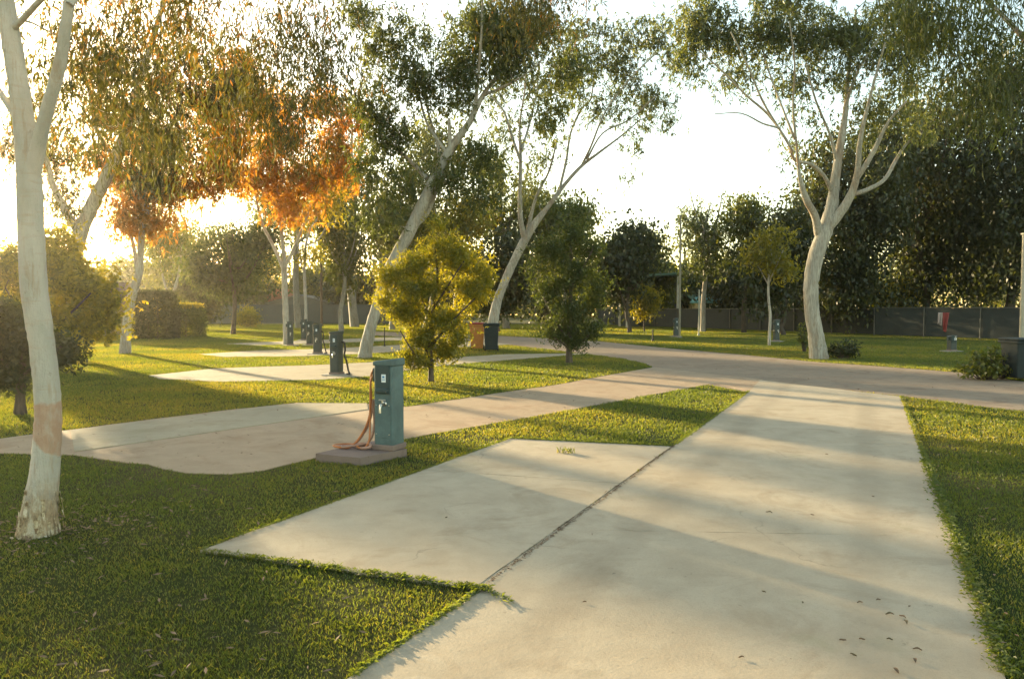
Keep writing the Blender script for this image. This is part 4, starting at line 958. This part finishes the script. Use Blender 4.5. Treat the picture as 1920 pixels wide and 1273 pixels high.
# ------------------------------------------------------------------ fences
M_CLOTH = simple('dark_shade_cloth', (.035, .04, .035), .8, 0, .3, 1.2)
M_SHEET = simple('grey_green_fence_sheet', (.07, .085, .08), .55, 0, .2, .7)
M_RAIL = simple('fence_rail', (.11, .11, .095), .5, .4)
def fence(name, label, a, b, h, step, panel, rail, corrugated=False):
    a = np.array([*a, 0.]); b = np.array([*b, 0.]); L = np.linalg.norm(b - a); ang = math.atan2(b[1] - a[1], b[0] - a[0])
    root = empty(name, tuple(a), ang); tag(root, label, 'fence')
    n = int(L / step); 
    if corrugated:
        k = int(L / .12); xs = np.linspace(0, L, k * 2 + 1); ys = np.where(np.arange(len(xs)) % 2 == 0, -.015, .015)
        V = np.array([[x, y, z] for z in (.04, h) for x, y in zip(xs, ys)]); m = len(xs)
        Q = np.array([[i, i + 1, m + i + 1, m + i] for i in range(m - 1)])
        V2 = V + [0, .01, 0]; Q2 = Q[:, ::-1]
        VV, QQ = join([(V, Q), (V2, Q2)]); np_mesh('fence_panel', VV, QQ, panel, root)
    else:
        bm = bmesh.new(); add_box(bm, (L / 2, 0, h * .5 + .02), (L, .012, h - .08)); bm_obj('mesh_panel', bm, panel, root)
    for z in ((h + .01,) if not corrugated else (h + .01, .06)):
        bm = bmesh.new(); add_box(bm, (L / 2, -.03, z), (L, .045, .045), .01); bm_obj('rail', bm, rail, root)
    pm = None
    for i in range(n + 1):
        if pm is None:
            bm = bmesh.new(); add_box(bm, (0, 0, 0), (.06, .06, h + .08), .01); o = bm_obj('post', bm, rail, root); pm = o
        else:
            o = pm.copy(); scene.collection.objects.link(o); o.parent = root
        o.location = (L * i / n, -.06, h / 2)
fence('mesh_fence', 'dark mesh fence behind the right lawn carrying the red cloth', g2(1640, 629), g2(2100, 645), 1.62, 3.0, M_CLOTH, M_RAIL)
fence('mesh_fence', 'farther mesh fence running left from the fan shaped gum to the shelter', g2(1120, 609), g2(1640, 628.5), 1.55, 3.0, M_CLOTH, M_RAIL)
fence('sheet_fence', 'grey sheet metal fence at the back of the left lawn', g2(345, 607.5), g2(760, 606), 1.95, 3.2, M_SHEET, M_SHEET, True)

# red and white cloth on the fence: a hanging loop of folds
g = ground(1770, 640); cx = at(1770, 586, g[1] - 4.6); M_REDC = simple('red_cloth', (.22, .035, .03), .8); M_WHC = simple('white_cloth', (.34, .27, .24), .8)
root = empty('hanging_cloth', tuple(cx)); tag(root, 'red and white cloth hung over the top rail of the dark mesh fence', 'cloth')
def drape(x0, w, h, name, mat, ph):
    nx, nz = 14, 14; V = []
    for k in range(nz):
        for i in range(nx):
            u, v = i / (nx - 1), k / (nz - 1); V.append([x0 + u * w * (1 - .35 * v), -.05 - .04 * math.sin(u * 9 + ph) * (.3 + v), -v * h * (1 - .15 * math.sin(u * 5 + ph))])
    Q = [[k * nx + i, k * nx + i + 1, (k + 1) * nx + i + 1, (k + 1) * nx + i] for k in range(nz - 1) for i in range(nx - 1)]
    o = np_mesh(name, np.array(V), np.array(Q), mat, root, smooth=True); s = o.modifiers.new('thick', 'SOLIDIFY'); s.thickness = .012
drape(-.28, .2, .5, 'white_fold', M_WHC, 0); drape(-.1, .3, .72, 'red_fold', M_REDC, 1.3)

# ------------------------------------------------------------------ buildings
M_TILE = simple('orange_tile', (.38, .13, .06), .8, 0, .3, 3); M_BRICK = simple('tan_wall', (.34, .27, .15), .9, 0, .2, 2)
M_BROOF = simple('brown_roof', (.14, .08, .06), .8, 0, .3, 3); M_DWIN = simple('dark_glass', (.02, .025, .03), .15, 0, .1, 2, .8)
M_GRN = simple('green_roof_sheet', (.10, .17, .10), .5, 0, .2, 2); M_CREAM = simple('cream_wall', (.62, .50, .26), .9, 0, .15, 2)
M_GSHED = simple('grey_shed_sheet', (.10, .11, .10), .6, 0, .2, 2)
def house(name, label, c, w, dpt, h, rh, wall, roof, rz=0.0, gable_front=True, cat='house', wins=2):
    root = empty(name, (c[0], c[1], 0), rz); tag(root, label, cat)
    bm = bmesh.new(); add_box(bm, (0, 0, h / 2), (w, dpt, h))
    if gable_front:
        for s in (-1, 1):
            vs = [bm.verts.new(p) for p in ((-w / 2, s * dpt / 2, h), (w / 2, s * dpt / 2, h), (0, s * dpt / 2, h + rh))]; bm.faces.new(vs)
    bm_obj('wall', bm, wall, root)
    bm = bmesh.new(); t = .12; o = .4
    prof = [(-w / 2 - o, h - o * rh / (w / 2)), (0, h + rh + .02), (w / 2 + o, h - o * rh / (w / 2))] if gable_front else None
    if gable_front:
        pts = [(x, z + .02) for x, z in prof] + [(x, z + t) for x, z in prof[::-1]]
        for s in (-1, 1):
            pass
        v1 = [bm.verts.new((x, -dpt / 2 - o, z)) for x, z in pts]; v2 = [bm.verts.new((x, dpt / 2 + o, z)) for x, z in pts]
    else:
        hw = dpt / 2
        pts = [(-hw - o, h - o * rh / hw + .02), (0, h + rh + .02), (hw + o, h - o * rh / hw + .02), (hw + o, h - o * rh / hw + t), (0, h + rh + t), (-hw - o, h - o * rh / hw + t)]
        v1 = [bm.verts.new((-w / 2 - o, y, z)) for y, z in pts]; v2 = [bm.verts.new((w / 2 + o, y, z)) for y, z in pts]
    n = len(pts); bm.faces.new(v1); bm.faces.new(v2[::-1])
    for i in range(n): bm.faces.new((v1[i], v2[i], v2[(i + 1) % n], v1[(i + 1) % n]))
    bmesh.ops.recalc_face_normals(bm, faces=bm.faces); bm_obj('roof', bm, roof, root)
    for i in range(wins):
        x = (i + .5) / wins * w - w / 2
        bm = bmesh.new(); add_box(bm, (x, -dpt / 2 - .01, h * .55), (min(1.2, w / wins * .55), .08, 1.1), .01); f_ = bm_obj('window', bm, M_WPAINT, root)
        bm = bmesh.new(); add_box(bm, (x, -dpt / 2 - .052, h * .55), (min(1.05, w / wins * .45), .02, .95)); bm_obj('pane', bm, M_DWIN, f_)
def gp(px, d): return at(px, 578, d)[:2]
house('house', 'tan house with a brown gable behind the curved orange crowned gum', gp(206, 46), 2.4, 5, 2.1, 1.0, M_BRICK, M_BROOF, wins=1)
house('house', 'far house with an orange tiled roof behind the grey sheet fence', gp(515, 105), 9, 9, 2.6, 1.6, M_BRICK, M_TILE, 0, False)
house('shed', 'grey shed with a low pitched roof behind the slim gum', gp(575, 92), 7, 7, 2.2, .9, M_GSHED, M_GSHED, 0, True, 'shed', 1)
house('shed', 'cream building behind the fence below the teal umbrella', gp(1370, 72), 8, 6, 2.3, .5, M_CREAM, M_GRN, 0, False, 'shed', 2)
# shelter with green flat roof on posts
c = gp(1225, 64); root = empty('park_shelter', (c[0], c[1], 0)); tag(root, 'open park shelter with a low green roof on white posts', 'shelter')
bm = bmesh.new(); add_box(bm, (0, 0, 4.35), (6.2, 5, .18), .03); 
for v in bm.verts: v.co.z += v.co.x * .05
bm_obj('roof', bm, M_GRN, root)
bm = bmesh.new(); add_box(bm, (0, 2.2, 2.0), (5.4, .12, 4.0)); bm_obj('back_wall', bm, M_GSHED, root)
for sx in (-2.6, 1.6):
    for sy in (-2.2, 1.9):
        bm = bmesh.new(); add_box(bm, (sx, sy, 2.12), (.16, .16, 4.24), .02); bm_obj('post', bm, M_WPAINT, root)
# umbrella
c = gp(1335, 60); root = empty('patio_umbrella', (c[0], c[1], 0)); tag(root, 'teal domed umbrella beyond the fence in front of the cream building', 'umbrella')
V = []; Q = []
for k in range(7):
    for i in range(24):
        a = i / 24 * 6.283; t = k / 6; rr = 1.75 * math.sin(t * 1.45) * (1 - .05 * (i % 3 == 0)); V.append([rr * math.cos(a), rr * math.sin(a), 2.75 - .95 * (1 - math.cos(t * 1.45)) * .9])
Q = [[k * 24 + i, k * 24 + (i + 1) % 24, (k + 1) * 24 + (i + 1) % 24, (k + 1) * 24 + i] for k in range(6) for i in range(24)]
o = np_mesh('canopy', np.array(V), np.array(Q), simple('teal_fabric', (.16, .38, .36), .8), root, smooth=True); o.modifiers.new('thick', 'SOLIDIFY').thickness = .02
V, Q = tube(np.array([[0, 0, 0], [0, 0, 2.8]]), [.03, .03], 10); np_mesh('pole', V, Q, M_STEEL, root)

# ------------------------------------------------------------------ fallen leaves and small plants on the slabs
M_FALL = simple('dry_leaf', (.24, .15, .08), .8, 0, .5, 30)
M_FALLG = simple('dry_leaf_olive', (.13, .10, .04), .8, 0, .5, 30)
def curl_leaf(loc, L, W, rz, mat, label):
    V = []; n = 6
    for k in range(n + 1):
        t = k / n; w = W * math.sin(math.pi * min(1, t * .98 + .01)) * .5; x = (t - .5) * L; z = .05 * L * math.cos((t - .5) * 3) + .05 * L * math.sin(t * 7 + loc[0] * 9)
        V += [[x, -w, z + .35 * w], [x, 0, z - .004], [x, w, z + .35 * w]]
    Q = [[3 * k + j, 3 * k + j + 1, 3 * k + 4 + j, 3 * k + 3 + j] for k in range(n) for j in range(2)]
    o = np_mesh('fallen_leaf', np.array(V), np.array(Q), mat, smooth=True, loc=loc); o.rotation_euler = (0, 0, rz)
    tag(o, label, 'leaf', 'dry leaves lying on the concrete')
rng = np.random.default_rng(5)
lf = [(1442, 965, .09), (1523, 970, .05), (1110, 1007, .05), (837, 975, .05), (1096, 1135, .04), (478, 1047, .06), (1505, 1137, .05), (1612, 1136, .06), (1647, 1131, .05), (1668, 1158, .08), (1692, 1163, .07), (1705, 1144, .05), (1698, 1173, .09),
      (1580, 1208, .06), (1616, 1206, .05), (1668, 1206, .05), (1715, 1246, .08), (1680, 1266, .09), (1432, 1116, .05), (1550, 855, .06), (812, 769, .10), (918, 786, .09), (1637, 935, .04), (1390, 1240, .05), (1600, 1236, .06), (1720, 1225, .07)]
for k, (x, y, L) in enumerate(lf):
    p = ground(x, y); L *= .55; curl_leaf((p[0], p[1], .024), L, L * .36, rng.uniform(0, 3.14), M_FALL if k % 3 else M_FALLG, 'dry brown leaf in the scatter of leaves low on the right of the pale driveway' if x > 1480 and y > 1100 else 'dry leaf lying on the pink driveway strip' if y < 800 else 'dry leaf lying alone on the open pale concrete')
# weeds: tuft in the patio slab, runner at the slab corner
def tuft(name, label, c, n, h, w, mat, spread, seed, cat='weed'):
    rng = np.random.default_rng(seed); V = []; m = n
    for k in range(n):
        a = rng.uniform(0, 6.28); rr = rng.random() ** .5 * spread; x, y = math.cos(a) * rr, math.sin(a) * rr * .5; th = rng.uniform(0, 3.14); hh = h * rng.uniform(.4, 1); l = rng.normal(0, .5, 2) * hh
        s = np.array([math.cos(th), math.sin(th)]) * w / 2
        V += [[x - s[0], y - s[1], 0], [x + s[0], y + s[1], 0], [x + s[0] * .6 + l[0] * .4, y + s[1] * .6 + l[1] * .4, hh * .7], [x + l[0], y + l[1], hh]]
    o = np_mesh(name, np.array(V), np.arange(n * 4).reshape(-1, 4), mat, tintv=np.repeat(rng.random(n), 4), loc=tuple(c)); tag(o, label, cat)
p = ground(1062, 852); tuft('weed_tuft', 'small weed tuft growing out of the far end of the patio slab', (p[0], p[1], .018), 46, .075, .006, GRASS, .11, 3)
p = ground(418, 948); tuft('weed_tuft', 'pale upright weed sprig in the shaded front lawn', (p[0], p[1], .0), 9, .09, .007, GRASS, .02, 4)
# overhanging turf edge along the patio slab's near side: runners creeping on the concrete
rng = np.random.default_rng(8); V = []
def runner(a, b, n, wid, h, out):
    a = np.array(a); b = np.array(b)
    for k in range(n):
        t = rng.random(); p = a + (b - a) * t + rng.normal(0, wid, 2); th = rng.uniform(0, 6.28); L = rng.uniform(.015, .04); s = np.array([-math.sin(th), math.cos(th)]) * .0018; dv = np.array([math.cos(th), math.sin(th)]) * L
        z = rng.uniform(.020, .022 + h)
        out += [[*(p - s), z], [*(p + s), z], [*(p + s * .7 + dv * .5), z + .4 * L], [*(p + dv), z + rng.uniform(0, .5) * L]]
runner(P1, P4, 250, .014, .004, V); [runner(lerp2(P1, P4, t_ - .02), lerp2(P1, P4, t_ + .03), 70, .020, .008, V) for t_ in (.22, .33, .41, .52, .66, .74, .83)]; runner(g2(860, 1104), g2(915, 1113), 320, .018, .006, V); runner(g2(910, 1113), g2(962, 1138), 70, .010, .004, V); runner(A2, g2(905, 1108), 500, .008, .004, V); runner(g2(1270, 835), A1, 500, .010, .004, V); runner(B2, B1, 2200, .012, .004, V); runner(P1, P2, 700, .006, .003, V)
runner(B2, lerp2(B2, B1, .45), 2000, .03, .006, V)
def edge(a, b, n, out, wid=.03, hh=.025):
    a = np.array(a); b = np.array(b); m_ = (b - a) / np.linalg.norm(b - a); nn = np.array([m_[1], -m_[0]])
    for k in range(n):
        p = a + (b - a) * rng.random() + nn * (rng.random() ** 1.5 * wid - .004); th = rng.uniform(0, 6.28); s = np.array([math.cos(th), math.sin(th)]) * .0017; h_ = hh * rng.uniform(.4, 1.2); l = rng.normal(0, .35, 2) * h_ - nn * .25 * h_
        out += [[*(p - s), 0], [*(p + s), 0], [*(p + s * .8 + l * .4), h_ * .6], [*(p + l), h_]]
edge(P4, P1, 5000, V, .07); edge(P1, P2, 4500, V); edge(P2, P3, 2500, V, .05, .045); edge(g2(905, 1106), A2, 4500, V); edge(A1, g2(1268, 836), 2500, V, .05, .04); edge(B2, B1, 9000, V, .05); edge(A2, A3, 1500, V)
V = np.array(V); o = np_mesh('creeping_grass', V, np.arange(len(V)).reshape(-1, 4), GRASS, tintv=np.repeat(rng.uniform(.1, .65, len(V) // 4), 4)); tag(o, 'grass runners creeping over the edges of the concrete slabs', 'grass', kind='stuff')
# dry leaves and bark strips scattered through the turf
rng = np.random.default_rng(12); n = 1900
u = rng.random(n); d = 3 + 27 * u ** 1.6; x = rng.uniform(-.75, .72, n) * d
c_ = np.array(g2(72, 1000)); k = 420; x[:k] = c_[0] + rng.normal(0, .45, k); d[:k] = c_[1] + rng.normal(0, .45, k)
V = []
for X_, Y_ in zip(x, d):
    th = rng.uniform(0, 6.28); L = rng.uniform(.02, .06) * (1 + Y_ / 22); dv = np.array([math.cos(th), math.sin(th)]) * L; q = np.array([-dv[1], dv[0]]) * .13; p = np.array([X_, Y_]); z = rng.uniform(.022, .036); tz = rng.uniform(-.2, .35) * L
    if any(inside(P, p[:1], p[1:])[0] for P in (POLY_A, POLY_P)): continue
    V += [[*p, z], [*(p + dv * .5 - q), z + tz * .5 + .004], [*(p + dv), z + tz], [*(p + dv * .5 + q), z + tz * .5]]
V = np.array(V); o = np_mesh('leaf_litter', V, np.arange(len(V)).reshape(-1, 4), M_FALL); tag(o, 'dry gum leaves and bark flakes scattered through the lawn', 'leaf litter', kind='stuff')
# dead leaf litter in the joint of the main slabs
V = []
a, b = np.array(g2(1264, 838)), np.array(g2(900, 1107))
for k in range(1400):
    t = rng.random(); p = a + (b - a) * t + rng.normal(0, .008, 2); th = rng.uniform(0, 6.28); L = rng.uniform(.01, .03); dv = np.array([math.cos(th), math.sin(th)]) * L; s = np.array([-dv[1], dv[0]]) * .2; z = rng.uniform(.008, .021)
    V += [[*p, z], [*(p + dv * .5 + s), z + .003], [*(p + dv), z], [*(p + dv * .5 - s), z + .003]]
V = np.array(V); o = np_mesh('leaf_litter', V, np.arange(len(V)).reshape(-1, 4), M_FALL); tag(o, 'fine dry litter caught in the joint between the two slabs', 'leaf litter', kind='stuff')

# ------------------------------------------------------------------ haze
HAZE = True
if HAZE:
    m, nt, out = nt_new('haze_air')
    v = N(nt, 'ShaderNodeVolumePrincipled'); v.inputs['Color'].default_value = (1, .93, .78, 1); v.inputs['Density'].default_value = 0.0003; v.inputs['Anisotropy'].default_value = 0.8
    nt.links.new(v.outputs[0], out.inputs['Volume'])
    bm = bmesh.new(); add_box(bm, (0, 75, 11.5), (330, 190, 25)); o = bm_obj('haze', bm, m); tag(o, kind='stuff')
    lawn.data.vertices.foreach_set('co', np.array([[-160, -18, 0], [160, -18, 0], [160, 168, 0], [-160, 168, 0]], np.float32).ravel()); lawn.data.update()
